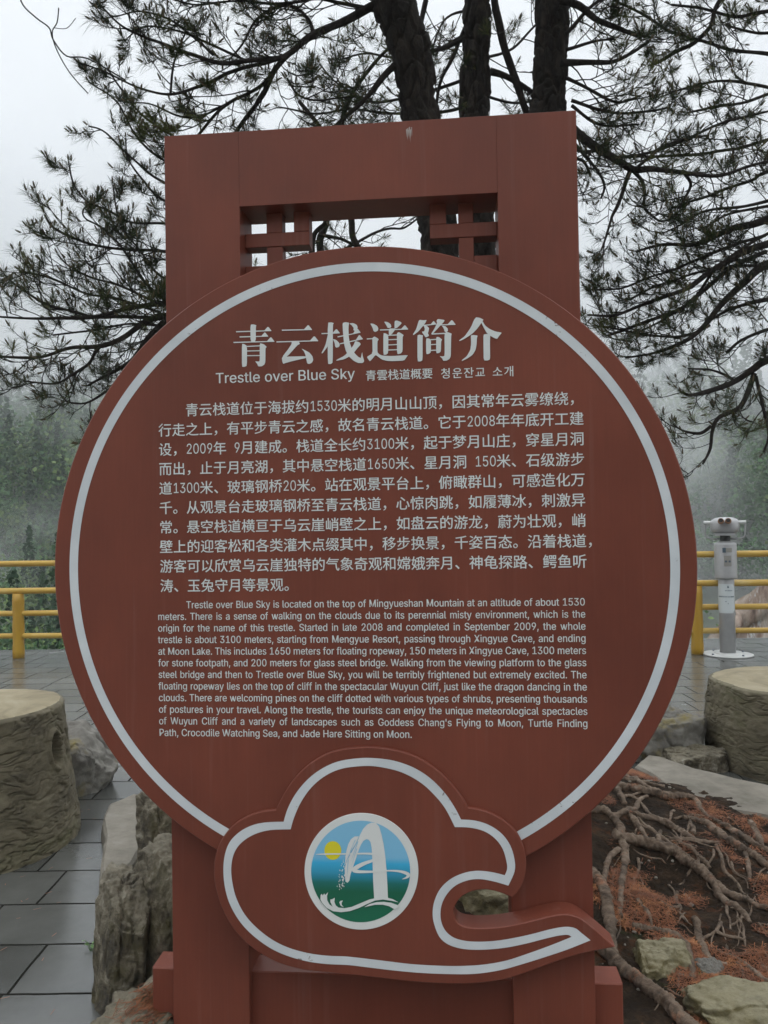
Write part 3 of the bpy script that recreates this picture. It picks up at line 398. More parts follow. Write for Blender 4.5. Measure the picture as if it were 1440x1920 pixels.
# the round emblem on the cloud
def ez(p): return sp(560 + p[0] / 6, 1510 + p[1] / 6, WC)
def ell(cx, cy, rx, ry, n=72): return [ez((cx + rx * math.cos(2 * math.pi * k / n), cy - ry * math.sin(2 * math.pi * k / n))) for k in range(n)]
mb = MB(); prism(mb, ell(707, 740, 640, 655, 120), WC + .002, WC + .0002, .0004)
emblem = mb.build('emblem', LOGO_WHITE, cloud)
mb = MB(); sheet(mb, ell(699, 739, 556, 571, 120), WC + .0026); mb.build('emblem_picture', GRAD, emblem)
mb = MB(); sheet(mb, ell(386, 503, 95, 105, 48), WC + .0030); mb.build('emblem_sun', LOGO_SUN, emblem)
mb = MB()
sheet(mb, [ez(p) for p in [(690,330),(725,262),(770,212),(820,188),(870,193),(905,230),(930,310),(955,420),(975,560),(990,720),(1000,900),(1005,1040),(850,1045),(840,850),(833,640),(828,560),(822,470),(810,410),(790,382),(765,374),(730,393),(700,440),(670,520),(640,610),(610,700),(585,770),(573,840),(550,865),(528,850),(522,780),(520,700),(545,610),(600,520),(650,430)]], WC + .0034)
sheet(mb, [ez(p) for p in [(680,342),(630,345),(590,375),(560,430),(540,500),(528,580),(522,660),(545,600),(590,510),(640,430)]], WC + .0036)
def ribbon(P, w0):
    P = smooth_line(P, 4); L = []; Rr = []
    for i, p in enumerate(P):
        t = P[min(i + 1, len(P) - 1)][:2] - P[max(i - 1, 0)][:2]; t = t / (np.hypot(*t) + 1e-9); nn = np.array([-t[1], t[0]])
        L.append(ez(p[:2] + nn * p[2])); Rr.append(ez(p[:2] - nn * p[2]))
    n = len(P); vs = [(u, -w0 - .00001 * i, z) for i, (u, z) in enumerate(L)] + [(u, -w0 - .00001 * i, z) for i, (u, z) in enumerate(Rr)]
    mb.add(vs, [(i, i + 1, n + i + 1, n + i) for i in range(n - 1)])
ribbon([(195,545,2),(270,542,8),(400,540,8),(600,538,9),(760,535,10),(860,543,14),(925,566,15),(850,606,15),(740,646,20),(660,686,24),(622,722,22),(690,738,17),(840,738,12),(990,727,8),(1120,731,12),(1205,752,18),(1237,776,19),(1215,803,12),(1165,822,2)], WC + .0040)
sheet(mb, [ez(p) for p in [(250,1000),(262,985),(275,1005),(290,980),(300,1000),(335,968),(322,1010),(325,1060),(350,1105),(385,1130),(360,1080),(358,1050),(385,1045),(410,1028),(405,1075),(420,1115),(450,1140),(520,1147),(600,1132),(700,1090),(800,1048),(900,1028),(1000,1030),(1060,1045),(1125,1082),(1050,1065),(950,1050),(860,1062),(780,1097),(680,1145),(580,1180),(480,1192),(390,1182),(320,1145),(270,1090),(248,1050)]], WC + .0048)
sheet(mb, [ez(p) for p in [(460,1080),(475,1065),(502,1060),(487,1085),(487,1110),(512,1138),(475,1120)]], WC + .0048)
sheet(mb, [ez(p) for p in [(740,1135),(800,1100),(880,1078),(960,1075),(1040,1085),(1132,1118),(1088,1166),(1020,1125),(950,1108),(860,1108)]], WC + .0050)
rs = random.Random(3)
for k in range(70):
    y = rs.uniform(560, 940); x = 520 - (y - 560) * .12 + rs.gauss(0, 20); s_ = rs.uniform(2.5, 7)
    sheet(mb, [ez((x, y - s_ * 2)), ez((x + s_, y)), ez((x, y + s_ * 2)), ez((x - s_, y))], WC + .0041 + k * .00001)
mb.build('emblem_drawing', LOGO_WHITE, emblem)
mb = MB()
for p, q, r_ in [((668,400),(585,640),4), ((640,380),(560,560),3), ((655,480),(590,690),3), ((560,600),(545,830),3), ((600,470),(548,640),2.5)]:
    d = Vector((q[0] - p[0], q[1] - p[1])).normalized() * r_
    sheet(mb, [ez((p[0] - d.y, p[1] + d.x)), ez((q[0], q[1])), ez((p[0] + d.y, p[1] - d.x))], WC + .0044 + r_ * .00002)
mb.build('emblem_brush_marks', GRAD, emblem)

# ---- lettering
WT = .0012
title = MB(); nst = [0]
def stroke(P, ox):
    nst[0] += 1
    sheet(title, ccw([sp(ox + x * .1875, 585 + y * .1875, 0) for x, y in P]), WT + nst[0] * .00002)
def rounded(P, ox): stroke([tuple(q) for q in _round(P)], ox)
def _round(P):
    n = len(P); out = []
    for i in range(n):
        a, b, c = (np.array(P[j % n], float) for j in (i - 1, i, i + 1))
        out += [b + (a - b) * .16, b + (c - b) * .16]
    return out
def hz(x0, y0, x1, y1, th, ox, wd=None):
    wd = wd or th * 1.85
    f = lambda x: y0 + (y1 - y0) * (x - x0) / (x1 - x0)
    stroke([(x0, f(x0) - 5), (x1 - wd, f(x1 - wd) - 5), (x1 - wd * .55, f(x1) - th), (x1 - wd * .4, f(x1) - th + 2), (x1, f(x1)), (x1 - 2, f(x1) + 4), (x0 + 2, f(x0) + 6)], ox)
def bar(x0, y0, x1, y1, ox, h=5): stroke([(x0, y0 - h), (x1, y1 - h), (x1, y1 + h), (x0, y0 + h)], ox)
o1, o2 = 430, 680
hz(68,198,422,188,38,o1); hz(103,250,390,243,37,o1); hz(42,305,452,295,40,o1)
rounded([(212,128),(240,124),(273,134),(266,150),(266,297),(213,299)], o1)
rounded([(127,318),(150,322),(178,340),(178,538),(150,550),(127,548)], o1)
rounded([(305,340),(308,313),(345,322),(376,350),(362,364),(362,500),(352,527),(325,544),(290,545),(280,520),(258,493),(288,497),(305,493)], o1)
bar(176,345,307,339,o1); bar(176,391,307,388,o1); bar(176,438,307,436,o1)
hz(525,183,828,177,43,o1); hz(472,300,890,289,44,o1)
rounded([(626,294),(692,293),(708,318),(680,335),(580,447),(545,453),(532,448),(590,372),(622,325)], o1)
rounded([(526,453),(580,447),(764,443),(774,460),(640,490),(562,512),(540,520),(530,495)], o1)
rounded([(722,366),(745,377),(800,405),(832,443),(840,480),(828,508),(800,522),(780,515),(772,480),(762,430),(748,395)], o1)
hz(922,217,1106,211,38,o1)
rounded([(985,108),(1020,105),(1046,112),(1036,128),(1036,506),(1015,522),(985,520)], o1)
rounded([(986,225),(986,345),(965,372),(932,416),(921,412),(945,368),(965,320),(978,262)], o1)
rounded([(1035,270),(1070,280),(1098,308),(1106,333),(1095,352),(1070,358),(1058,345),(1054,310)], o1)
rounded([(1132,112),(1160,103),(1199,108),(1192,160),(1195,250),(1205,310),(1225,365),(1255,415),(1290,450),(1315,462),(1322,432),(1329,400),(1334,440),(1350,493),(1335,512),(1290,512),(1245,490),(1195,445),(1165,390),(1148,320),(1138,220)], o1)
hz(1082,250,1313,205,40,o1); hz(1105,319,1336,270,38,o1)
rounded([(1198,115),(1240,112),(1275,130),(1285,155),(1270,180),(1255,194),(1240,180),(1245,162),(1225,135)], o1)
rounded([(1260,290),(1305,306),(1316,325),(1280,365),(1230,430),(1150,475),(1068,489),(1075,478),(1150,440),(1205,385),(1243,332)], o1)
rounded([(75,115),(110,120),(145,140),(158,165),(152,190),(125,202),(108,190),(100,160)], o2)
rounded([(214,97),(250,102),(280,122),(288,148),(275,162),(250,160),(240,140)], o2)
rounded([(320,90),(345,87),(385,103),(390,117),(345,160),(318,168)], o2)
hz(172,181,456,173,38,o2)
rounded([(262,166),(330,166),(318,190),(285,230),(262,232)], o2)
rounded([(207,212),(230,215),(258,232),(256,412),(235,428),(207,430)], o2)
rounded([(343,240),(343,214),(362,201),(412,232),(400,250),(400,395),(380,418),(344,423)], o2)
bar(254,235,345,231,o2); bar(254,279,345,275,o2); bar(254,331,345,327,o2); bar(254,382,345,378,o2)
bar(42,271,104,268,o2)
rounded([(95,264),(118,245),(163,272),(148,297),(148,405),(168,425),(200,438),(300,442),(455,431),(438,455),(415,488),(300,493),(240,490),(190,475),(150,445),(130,430),(75,496),(60,480),(42,450),(100,415),(98,285)], o2)
rounded([(560,92),(570,80),(612,85),(641,81),(625,115),(560,195),(508,233),(502,226),(535,175)], o2)
hz(600,136,737,123,30,o2)
rounded([(610,140),(640,138),(665,163),(660,190),(652,215),(664,235),(655,247),(630,256),(615,235),(590,198),(615,196),(622,170)], o2)
rounded([(738,90),(752,71),(819,82),(815,98),(770,145),(705,217),(683,222),(720,165),(745,110)], o2)
hz(758,131,929,126,42,o2)
rounded([(790,138),(825,142),(850,165),(853,190),(835,207),(818,195),(812,168)], o2)
rounded([(547,237),(565,228),(605,235),(600,252),(600,485),(575,497),(548,495)], o2)
bar(690,222,832,215,o2,6)
rounded([(818,217),(840,200),(891,217),(885,242),(882,440),(870,470),(840,488),(805,490),(795,465),(768,443),(800,446),(820,440)], o2)
rounded([(634,267),(655,265),(683,275),(683,405),(660,422),(635,423)], o2)
rounded([(735,270),(740,250),(765,253),(796,278),(785,294),(782,395),(765,412),(735,416)], o2)
bar(681,279,737,275,o2); bar(681,328,737,325,o2); bar(681,386,737,383,o2)
rounded([(1115,77),(1135,54),(1170,60),(1209,78),(1195,97),(1150,165),(1090,225),(1010,275),(968,293),(964,285),(1020,245),(1080,160)], o2)
rounded([(1180,95),(1196,90),(1225,138),(1270,173),(1330,198),(1393,208),(1365,240),(1345,271),(1320,265),(1270,236),(1240,212),(1205,150)], o2)
rounded([(1082,234),(1110,232),(1150,237),(1142,265),(1140,320),(1130,380),(1100,430),(1050,465),(995,491),(990,484),(1040,445),(1075,385),(1084,320)], o2)
rounded([(1207,227),(1240,221),(1276,226),(1272,300),(1275,475),(1250,487),(1210,486),(1207,330)], o2)
title.build('title_lettering', LETTER, panel)

LATIN = {}
for ln in GLYPHS.split('\n'):
    parts = ln[1:].split('|')
    LATIN[ln[0]] = (int(parts[0]) / 1000, [[tuple(int(q) / 1000 for q in p.split(',')) for p in c.split(' ')] for c in parts[1:]])
latin_cache = {}
def latin_mesh(ch):
    if ch in latin_cache: return latin_cache[ch]
    cs = LATIN[ch][1]; ang = [abs(area(c)) for c in cs]
    order = sorted(range(len(cs)), key=lambda i: -ang[i]); out_v = []; out_f = []; used = set()
    def inside(p, P):
        r_ = False
        for i in range(len(P)):
            (x1, y1), (x2, y2) = P[i - 1], P[i]
            if (y1 > p[1]) != (y2 > p[1]) and p[0] < (x2 - x1) * (p[1] - y1) / (y2 - y1) + x1: r_ = not r_
        return r_
    for i in order:
        if i in used: continue
        used.add(i); holes = [j for j in order if j not in used and inside(cs[j][0], cs[i])]
        used.update(holes); t = MB(); sheet(t, cs[i], 0, [cs[j] for j in holes])
        n = len(out_v); out_v += [(x, z) for x, y, z in t.v]; out_f += [tuple(k + n for k in f) for f in t.f]
    latin_cache[ch] = (out_v, out_f); return latin_cache[ch]
def put(mb, mesh, u, z, sx, sz, w):
    mb.add([(u + x * sx, -w, z + y * sz) for x, y in mesh[0]], mesh[1])
SPACE = 0.28
def latin_width(s): return sum(LATIN[c][0] if c != ' ' else SPACE for c in s)
def latin_line(mb, s, u0, u1, z, em, w=WT, condense=None):
    """fills u0..u1 by spreading the words, as justified text does"""
    nat = sum(LATIN[c][0] for c in s if c != ' '); ns = s.count(' ')
    k = condense if condense else (u1 - u0) / em / latin_width(s)
    gap = ((u1 - u0) - nat * em * k) / max(ns, 1); u = u0
    for c in s:
        if c == ' ': u += gap; continue
        for q in (-1, 1): put(mb, latin_mesh(c), u + q * .010 * em, z + q * .003 * em, em * k, em, w + q * .00002)
        u += LATIN[c][0] * em * k
# Chinese, Japanese and Korean characters from Blender's built-in text fallback
ZH = ["青云栈道位于海拔约1530米的明月山山顶，因其常年云雾缭绕，", "行走之上，有平步青云之感，故名青云栈道。它于2008年年底开工建", "设，2009年 9月建成。栈道全长约3100米，起于梦月山庄，穿星月洞",
      "而出，止于月亮湖，其中悬空栈道1650米、星月洞 150米、石级游步", "道1300米、玻璃钢桥20米。站在观景平台上，俯瞰群山，可感造化万", "千。从观景台走玻璃钢桥至青云栈道，心惊肉跳，如履薄冰，刺激异",
      "常。悬空栈道横亘于乌云崖峭壁之上，如盘云的游龙，蔚为壮观，峭", "壁上的迎客松和各类灌木点缀其中，移步换景，千姿百态。沿着栈道，", "游客可以欣赏乌云崖独特的气象奇观和嫦娥奔月、神龟探路、鳄鱼听", "涛、玉兔守月等景观。"]
SUBS = "青雲栈道概要청운잔교소개"
need = sorted(set(''.join(ZH) + SUBS) - set('0123456789 '))
tmp = []
for ch in need:
    c = bpy.data.curves.new('glyph', 'FONT'); c.body = ch; c.size = 1; c.resolution_u = 3; c.offset = 0
    o = bpy.data.objects.new('glyph', c); COL.objects.link(o); tmp.append(o)
dg = bpy.context.evaluated_depsgraph_get(); dg.update()
CJK = {}
for ch, o in zip(need, tmp):
    me = bpy.data.meshes.new_from_object(o.evaluated_get(dg))
    CJK[ch] = ([(v.co.x, v.co.y) for v in me.vertices], [tuple(p.vertices) for p in me.polygons]); bpy.data.meshes.remove(me)
for o in tmp:
    c = o.data; bpy.data.objects.remove(o); bpy.data.curves.remove(c)
def zh_line(mb, s, u, z, em, w=WT):
    """z = middle of the line; digits take half a cell"""
    for c in s:
        if c == ' ': u += em * .5
        elif c in '0123456789': put(mb, latin_mesh(c), u + em * .015, z - em * .36, em * .79, em * 1.0, w); u += em * .5
        else:
            for q in (-1, 1): put(mb, CJK[c], u + q * .009 * em, z - em * (.385 - q * .006), em, em, w + q * .00002)   # set twice for the heavier weight
            u += em
zl, zr = sp(297, 803, 0), sp(1095, 787, 0); EM = (zr[0] - zl[0]) / 30
zt_ = (sp(700, 758, 0)[1]); zb_ = (sp(420, 1097, 0)[1]); body = MB()
for i, s in enumerate(ZH):
    zh_line(body, s, zl[0] + (2 * EM if i == 0 else 0), zt_ + (zb_ - zt_) * i / 9, EM)
body.build('chinese_text', LETTER, panel)
EN = ["Trestle over Blue Sky is located on the top of Mingyueshan Mountain at an altitude of about 1530", "meters. There is a sense of walking on the clouds due to its perennial misty environment, which is the",
      "origin for the name of this trestle. Started in late 2008 and completed in September 2009, the whole", "trestle is about 3100 meters, starting from Mengyue Resort, passing through Xingyue Cave, and ending",
      "at Moon Lake. This includes 1650 meters for floating ropeway, 150 meters in Xingyue Cave, 1300 meters", "for stone footpath, and 200 meters for glass steel bridge. Walking from the viewing platform to the glass",
      "steel bridge and then to Trestle over Blue Sky, you will be terribly frightened but extremely excited. The", "floating ropeway lies on the top of cliff in the spectacular Wuyun Cliff, just like the dragon dancing in the",
      "clouds. There are welcoming pines on the cliff dotted with various types of shrubs, presenting thousands", "of postures in your travel. Along the trestle, the tourists can enjoy the unique meteorological spectacles",
      "of Wuyun Cliff and a variety of landscapes such as Goddess Chang's Flying to Moon, Turtle Finding", "Path, Crocodile Watching Sea, and Jade Hare Sitting on Moon."]
e0, e1 = sp(297, 1250, 0)[0], sp(1100, 1251, 0)[0]
za, zz = sp(700, 1138, 0)[1], sp(535, 1381.5, 0)[1]; em = EM * .70; eng = MB()
kk = min(((e1 - e0) / em - s.count(' ') * .235) / sum(LATIN[c][0] for c in s if c != ' ') for s in EN[1:11])
for i, s in enumerate(EN):
    a = sp(349, 1132, 0)[0] if i == 0 else e0; b = sp(773, 1375, 0)[0] if i == 11 else e1
    latin_line(eng, s, a, b, za + (zz - za) * i / 11, em, condense=kk if i < 11 else None)
eng.build('english_text', LETTER, panel)
sub = MB()
q0, q1 = sp(404, 718, 0), sp(666, 711, 0); latin_line(sub, "Trestle over Blue Sky", q0[0], q1[0], (q0[1] + q1[1]) / 2, EM * 1.02); sub.build('english_subtitle', LETTER, panel); sub = MB()
q0, q1 = sp(685, 704, 0), sp(812, 700, 0); e2 = (q1[0] - q0[0]) / 6; zh_line(sub, "青雲栈道概要", q0[0], (q0[1] + q1[1]) / 2, e2); sub.build('japanese_subtitle', LETTER, panel); sub = MB()
q0, q1 = sp(826, 700, 0), sp(964, 696, 0); e3 = (q1[0] - q0[0]) / 6.4; zh_line(sub, "청운잔교", q0[0], (q0[1] + q1[1]) / 2, e3); sub.build('korean_subtitle', LETTER, panel); sub = MB(); zh_line(sub, "소개", q0[0] + 4.5 * e3, (q0[1] + q1[1]) / 2, e3)
sub.build('korean_subtitle', LETTER, panel)
# the pale scrape on the lintel
mb = MB(); rs = random.Random(5)
for k in range(9):
    x = 762 + k * 1.2 + rs.uniform(-.4, .4); y0 = 238 + rs.uniform(0, 6); y1 = 256 + rs.uniform(0, 18) * (1 - abs(k - 5) / 6)
    sheet(mb, ccw([sp(x - .8, y0, FWf), sp(x + .9, y0, FWf), sp(x + .3 + k * .1, y1, FWf)]), FWf + .0006 + k * .00003)
mb.build('paint_scrape', plain('bare_primer', (0.42, 0.36, 0.33), 0.7), sign)
# ================================================================== ground and far country
def slate():
    m, t, b = new_mat('slate_paving'); v = coords(t, loc=(0.0, -3.144, 0))
    br = N(t, 'ShaderNodeTexBrick', Scale=1.0); br.offset = 0.43; br.offset_frequency = 3; br.squash = 0.8; br.squash_frequency = 2
    br.inputs['Brick Width'].default_value = 0.52; br.inputs['Row Height'].default_value = 0.303
    br.inputs['Mortar Size'].default_value = 0.006; br.inputs['Mortar Smooth'].default_value = 0.15; br.inputs['Bias'].default_value = 0.0
    br.inputs['Color1'].default_value = (0.058, 0.0605, 0.0575, 1); br.inputs['Color2'].default_value = (0.096, 0.099, 0.094, 1); br.inputs['Mortar'].default_value = (0.018, 0.018, 0.016, 1)
    wv = N(t, 'ShaderNodeTexNoise', Scale=5.0, Detail=4.0); t.links.new(v, wv.inputs['Vector'])
    vm = N(t, 'ShaderNodeVectorMath', operation='MULTIPLY_ADD'); t.links.new(wv.outputs['Color'], vm.inputs[0]); vm.inputs[1].default_value = (.012, .012, 0); t.links.new(v, vm.inputs[2])
    t.links.new(vm.outputs[0], br.inputs['Vector'])
    nz = N(t, 'ShaderNodeTexNoise', Scale=3.0, Detail=9.0, Roughness=0.65); t.links.new(v, nz.inputs['Vector'])
    r = ramp(t, [(0.3, (0.78, 0.79, 0.78)), (0.7, (1.15, 1.14, 1.12))]); t.links.new(nz.outputs['Fac'], r.inputs['Fac'])
    c = mixc(t, 1.0, br.outputs['Color'], r.outputs['Color'], 'MULTIPLY')
    t.links.new(c, b.inputs['Base Color'])
    rr = ramp(t, [(0.25, (0.17,) * 3), (0.75, (0.29,) * 3)]); t.links.new(nz.outputs['Fac'], rr.inputs['Fac']); rj = N(t, 'ShaderNodeMath', operation='MAXIMUM'); t.links.new(rr.outputs['Color'], rj.inputs[0]); t.links.new(br.outputs['Fac'], rj.inputs[1]); t.links.new(rj.outputs[0], b.inputs['Roughness'])
    sj = N(t, 'ShaderNodeMath', operation='MULTIPLY_ADD'); t.links.new(br.outputs['Fac'], sj.inputs[0]); sj.inputs[1].default_value = -.5; sj.inputs[2].default_value = .5; t.links.new(sj.outputs[0], b.inputs['Specular IOR Level'])
    n2 = N(t, 'ShaderNodeTexNoise', Scale=26.0, Detail=8.0, Roughness=0.6); t.links.new(v, n2.inputs['Vector'])
    inv = N(t, 'ShaderNodeMath', operation='MULTIPLY_ADD'); t.links.new(br.outputs['Fac'], inv.inputs[0]); inv.inputs[1].default_value = -1.6; t.links.new(n2.outputs['Fac'], inv.inputs[2])
    bump(t, b, inv.outputs[0], 0.1, 0.003)
    b.inputs['IOR'].default_value = 1.9
    return m
EDGE = 9.95
mb = MB(); mb.box((-22, -14, -0.4), (22, EDGE, 0)); tag(mb.build('pavement', slate()), 'dark grey slate paving of the lookout terrace', kind='structure')

def sstep(a, b, x):
    t = np.clip((x - a) / (b - a), 0, 1); return t * t * (3 - 2 * t)
def hill_z(x, y):
    base = np.interp(y, [-400, 8, 12, 30, 60, 110, 170, 240, 320], [-9, -2.5, -4.5, -7.5, -2.5, 11, 26, 42, 50])
    side = 3.5 * np.sin(x * .031 + 1.1) * sstep(25, 90, y) + 5 * np.sin(x * .017 + y * .021) * sstep(40, 120, y) + 1.5 * np.sin(x * .13) * np.sin(y * .11) * sstep(18, 50, y)
    return base + side
xs = np.linspace(-320, 320, 130); ys = np.concatenate([np.linspace(-50, 9, 6), np.linspace(10, 320, 120)])
X, Y = np.meshgrid(xs, ys); Z = hill_z(X, Y); nx = len(xs)
V = np.stack([X.ravel(), Y.ravel(), Z.ravel()], 1)
ii = np.arange(len(ys) - 1)[:, None] * nx + np.arange(nx - 1)[None, :]; ii = ii.ravel()
hill = np_mesh('hillside', V, np.stack([ii, ii + 1, ii + nx + 1, ii + nx], 1), noisy('hill_undergrowth', [(0.3, (0.02, 0.035, 0.015)), (0.7, (0.05, 0.07, 0.03))], 0.5, bs=0.2))
tag(hill, 'misty valley side beyond the terrace', kind='structure')

def leaf_mat(name, a, b_, c_, scale=0.35):
    m, t, b = new_mat(name)
    n1 = N(t, 'ShaderNodeTexNoise', Scale=scale, Detail=3.0); t.links.new(coords(t), n1.inputs['Vector'])
    r = ramp(t, [(0.32, a), (0.5, b_), (0.68, c_)]); t.links.new(n1.outputs['Fac'], r.inputs['Fac'])
    t.links.new(r.outputs['Color'], b.inputs['Base Color']); b.inputs['Roughness'].default_value = 0.75
    return m
FORESTS = [leaf_mat('dark_conifer_leaves', (0.012, 0.04, 0.02), (0.024, 0.065, 0.028), (0.045, 0.1, 0.04), 0.9), leaf_mat('green_leaves', (0.028, 0.085, 0.03), (0.055, 0.14, 0.042), (0.095, 0.19, 0.058), 0.7), leaf_mat('yellow_green_leaves', (0.06, 0.13, 0.035), (0.12, 0.2, 0.05), (0.19, 0.27, 0.08), 0.7)]
rng = np.random.default_rng(11)
def leaf_quads(C, S, rng):
    """one crumpled leaf-clump quad at each centre C, half-size S"""
    n = len(C); a = rng.normal(size=(n, 3)); a /= np.linalg.norm(a, axis=1)[:, None]
    b = np.cross(a, rng.normal(size=(n, 3))); b /= np.linalg.norm(b, axis=1)[:, None]
    a = a * S[:, None]; b = b * (S * rng.uniform(.45, .9, n))[:, None]
    V = np.stack([C - a, C - b * .9 + a * .1, C + a, C + b], 1).reshape(-1, 3)
    return V, np.arange(4 * n).reshape(-1, 4)
def crown_points(n, h, r, kind, rng):
    if kind == 0:   # conifer
        t = rng.uniform(0, 1, n) ** .8; rad = r * (1 - t) ** .8 * (0.72 + 0.28 * np.sin(t * 34)); a = rng.uniform(0, 6.28, n); q = rng.uniform(.35, 1, n) ** .5 * rad
        return np.stack([q * np.cos(a), q * np.sin(a), h * (0.12 + 0.88 * t) - 0.12 * q], 1)
    L = max(4, n // 45); c = rng.normal(size=(L, 3)); c /= np.linalg.norm(c, axis=1)[:, None]; c *= rng.uniform(.35, .8, L)[:, None]
    k = rng.integers(0, L, n); d = rng.normal(size=(n, 3)); d /= np.linalg.norm(d, axis=1)[:, None]
    p = c[k] + d * rng.uniform(.25, .42, n)[:, None]
    return p * np.array([r, r, h * .42]) + np.array([0, 0, h * .58])
Cs = []; Ss = []; Ms = []
# only the slope the photo could see from near the terrace: two wide fans
def add_tree(x, y, h, r, kind, n, s):
    z = hill_z(np.array([x]), np.array([y]))[0]
    p = crown_points(n, h, r, kind, rng) + np.array([x, y, z - .4]); Cs.append(p); Ss.append(rng.uniform(.6, 1.25, n) * s); Ms.append(np.full(n, 0 if kind == 0 else (1 if rng.uniform() < .6 else 2), np.int32))
cnt = 0
for _ in range(9000):
    y = 17 + 250 * rng.uniform(0, 1) ** 1.35; x = rng.uniform(-1, 1) * (8 + y * .64)
    if abs(x) < y * .12 - 2 or (y < 48 and .36 < x / y < .62): continue
    near = y < 55
    if near and rng.uniform() < .25: continue
    h = rng.uniform(5.5, 11.0) if not near else rng.uniform(3.0, 6.0); kind = 0 if rng.uniform() < .38 else 1
    n = int(np.clip(17000 / y, 80, 520)); s = np.clip(y * .0033, .075, .65)
    add_tree(x, y, h * (1.25 if kind == 0 else 1), h * (.24 if kind == 0 else .46), kind, n, s); cnt += 1
    if cnt > 3600: break
for k in range(46):      # unseen trees added behind the path to shade the sign's face
    x, y = rng.uniform(-19, 19), rng.uniform(-13.5, -8); h = rng.uniform(5.5, 8.5); n = 420
    p = crown_points(n, h, h * (.26 if k % 3 == 0 else .42), 0 if k % 3 == 0 else 1, rng) + np.array([x, y, -.1])
    Cs.append(p); Ss.append(rng.uniform(.6, 1.25, n) * .24); Ms.append(np.full(n, 0 if k % 3 == 0 else 1, np.int32))
V, Fc = leaf_quads(np.concatenate(Cs), np.concatenate(Ss), rng)
fo = np_mesh('forest', V, Fc, FORESTS[0]); fo.data.materials.append(FORESTS[1]); fo.data.materials.append(FORESTS[2])
fo.data.polygons.foreach_set('material_index', np.concatenate(Ms)); tag(fo, 'dense green woods on the misty slope, with added shade trees behind the path', kind='stuff')

# cliff beyond the railing on the right
def rough(p, s, o=5, seed=0): return noise.fractal(Vector((p[0] * s + seed, p[1] * s + seed * 1.7, p[2] * s)), 1.0, 2.1, o)
CLIFF_M = noisy('cliff_rock', [(0.3, (0.1, 0.065, 0.05)), (0.43, (0.3, 0.21, 0.165)), (0.57, (0.45, 0.36, 0.3)), (0.7, (0.68, 0.64, 0.6))], 1.5, bs=0.7, bd=0.1, bscale=5, map_scale=(1, 1, .45), dist=0.8,
                spots=(2.2, 0.55, 0.62, (0.68, 0.68, 0.68)))
mb = MB(); nu, nv = 70, 50; vs = []
for j in range(nv):
    for i in range(nu):
        u = i / (nu - 1); v = j / (nv - 1); x = 9.3 + 6.5 * u; zz_ = -7 + 6.95 * v * (0.55 + .45 * math.sin(min(1, u * 2.1 + .18) * 1.57)) - 1.2 * max(0, u - .6)
        y = 20.5 + 1.6 * v + 1.3 * math.cos(u * 5); p = (x, y, zz_); d = rough(p, .55, 6) * 1.0 + abs(rough((x, y, zz_ * .3), 1.2, 4, 9)) * .6
        vs.append((x + d * .3, y - d, zz_ + .25 * rough(p, 1.2, 3, 4)))
mb.add(vs, [(j * nu + i, j * nu + i + 1, (j + 1) * nu + i + 1, (j + 1) * nu + i) for j in range(nv - 1) for i in range(nu - 1)])
tag(mb.build('cliff_face', CLIFF_M, smooth=True), 'pinkish brown rock face streaked with white below the railing', kind='structure')

# ================================================================== railing
rail_mat = noisy('yellow_rail_paint', [(0.3, (0.33, 0.19, 0.025)), (0.55, (0.47, 0.295, 0.045)), (0.75, (0.56, 0.42, 0.17))], 5, rough=0.5, bs=0.25, bd=0.004, bscale=26, map_scale=(.35, 2, 2), spots=(7, .6, .75, (0.3, 0.2, 0.06)))
post_mat = noisy('yellow_post_paint', [(0.3, (0.33, 0.18, 0.012)), (0.7, (0.45, 0.27, 0.022))], 5, rough=0.5, bs=0.25, bd=0.004, bscale=26, map_scale=(2, 2, .4))
a = gp(35, 1233); b = gp(1308, 1226); dirv = (b - a); RL = dirv.length; dirv.normalize(); rz = math.atan2(dirv.y, dirv.x)
rail = empty('railing', (a.x, a.y, 0), rz)
tag(rail, 'yellow painted log railing with four rails along the edge of the terrace', 'railing')
rs = random.Random(2)
ext0, ext1 = -7.0, RL + 7.0
for hgt, rr_ in ((1.135, .037), (.805, .037), (.535, .033), (.262, .033)):
    mb = MB(); n = 90; pts = []; rad = []
    for i in range(n + 1):
        x = ext0 + (ext1 - ext0) * i / n; pts.append((x, 0, hgt + .006 * noise.noise(Vector((x * .8, hgt * 9, 0)))))
        rad.append(rr_ * (1 + .09 * noise.noise(Vector((x * 1.7, hgt * 5, 3)))))
    mb.tube(pts, rad, 12); mb.build('rail', rail_mat, rail, smooth=True)
for x, h in ((0, .775), (RL, .775), (RL * .29, 1.11), (RL * .64, 1.11), (-RL * .45, 1.11), (RL * 1.36, 1.11)):
    mb = MB(); mb.tube([(x, 0, z) for z in np.linspace(-.02, h, 9)], [.066 * (1 + .05 * math.sin(k * 2.1)) for k in range(9)], 16); mb.build('post', post_mat, rail, smooth=True)

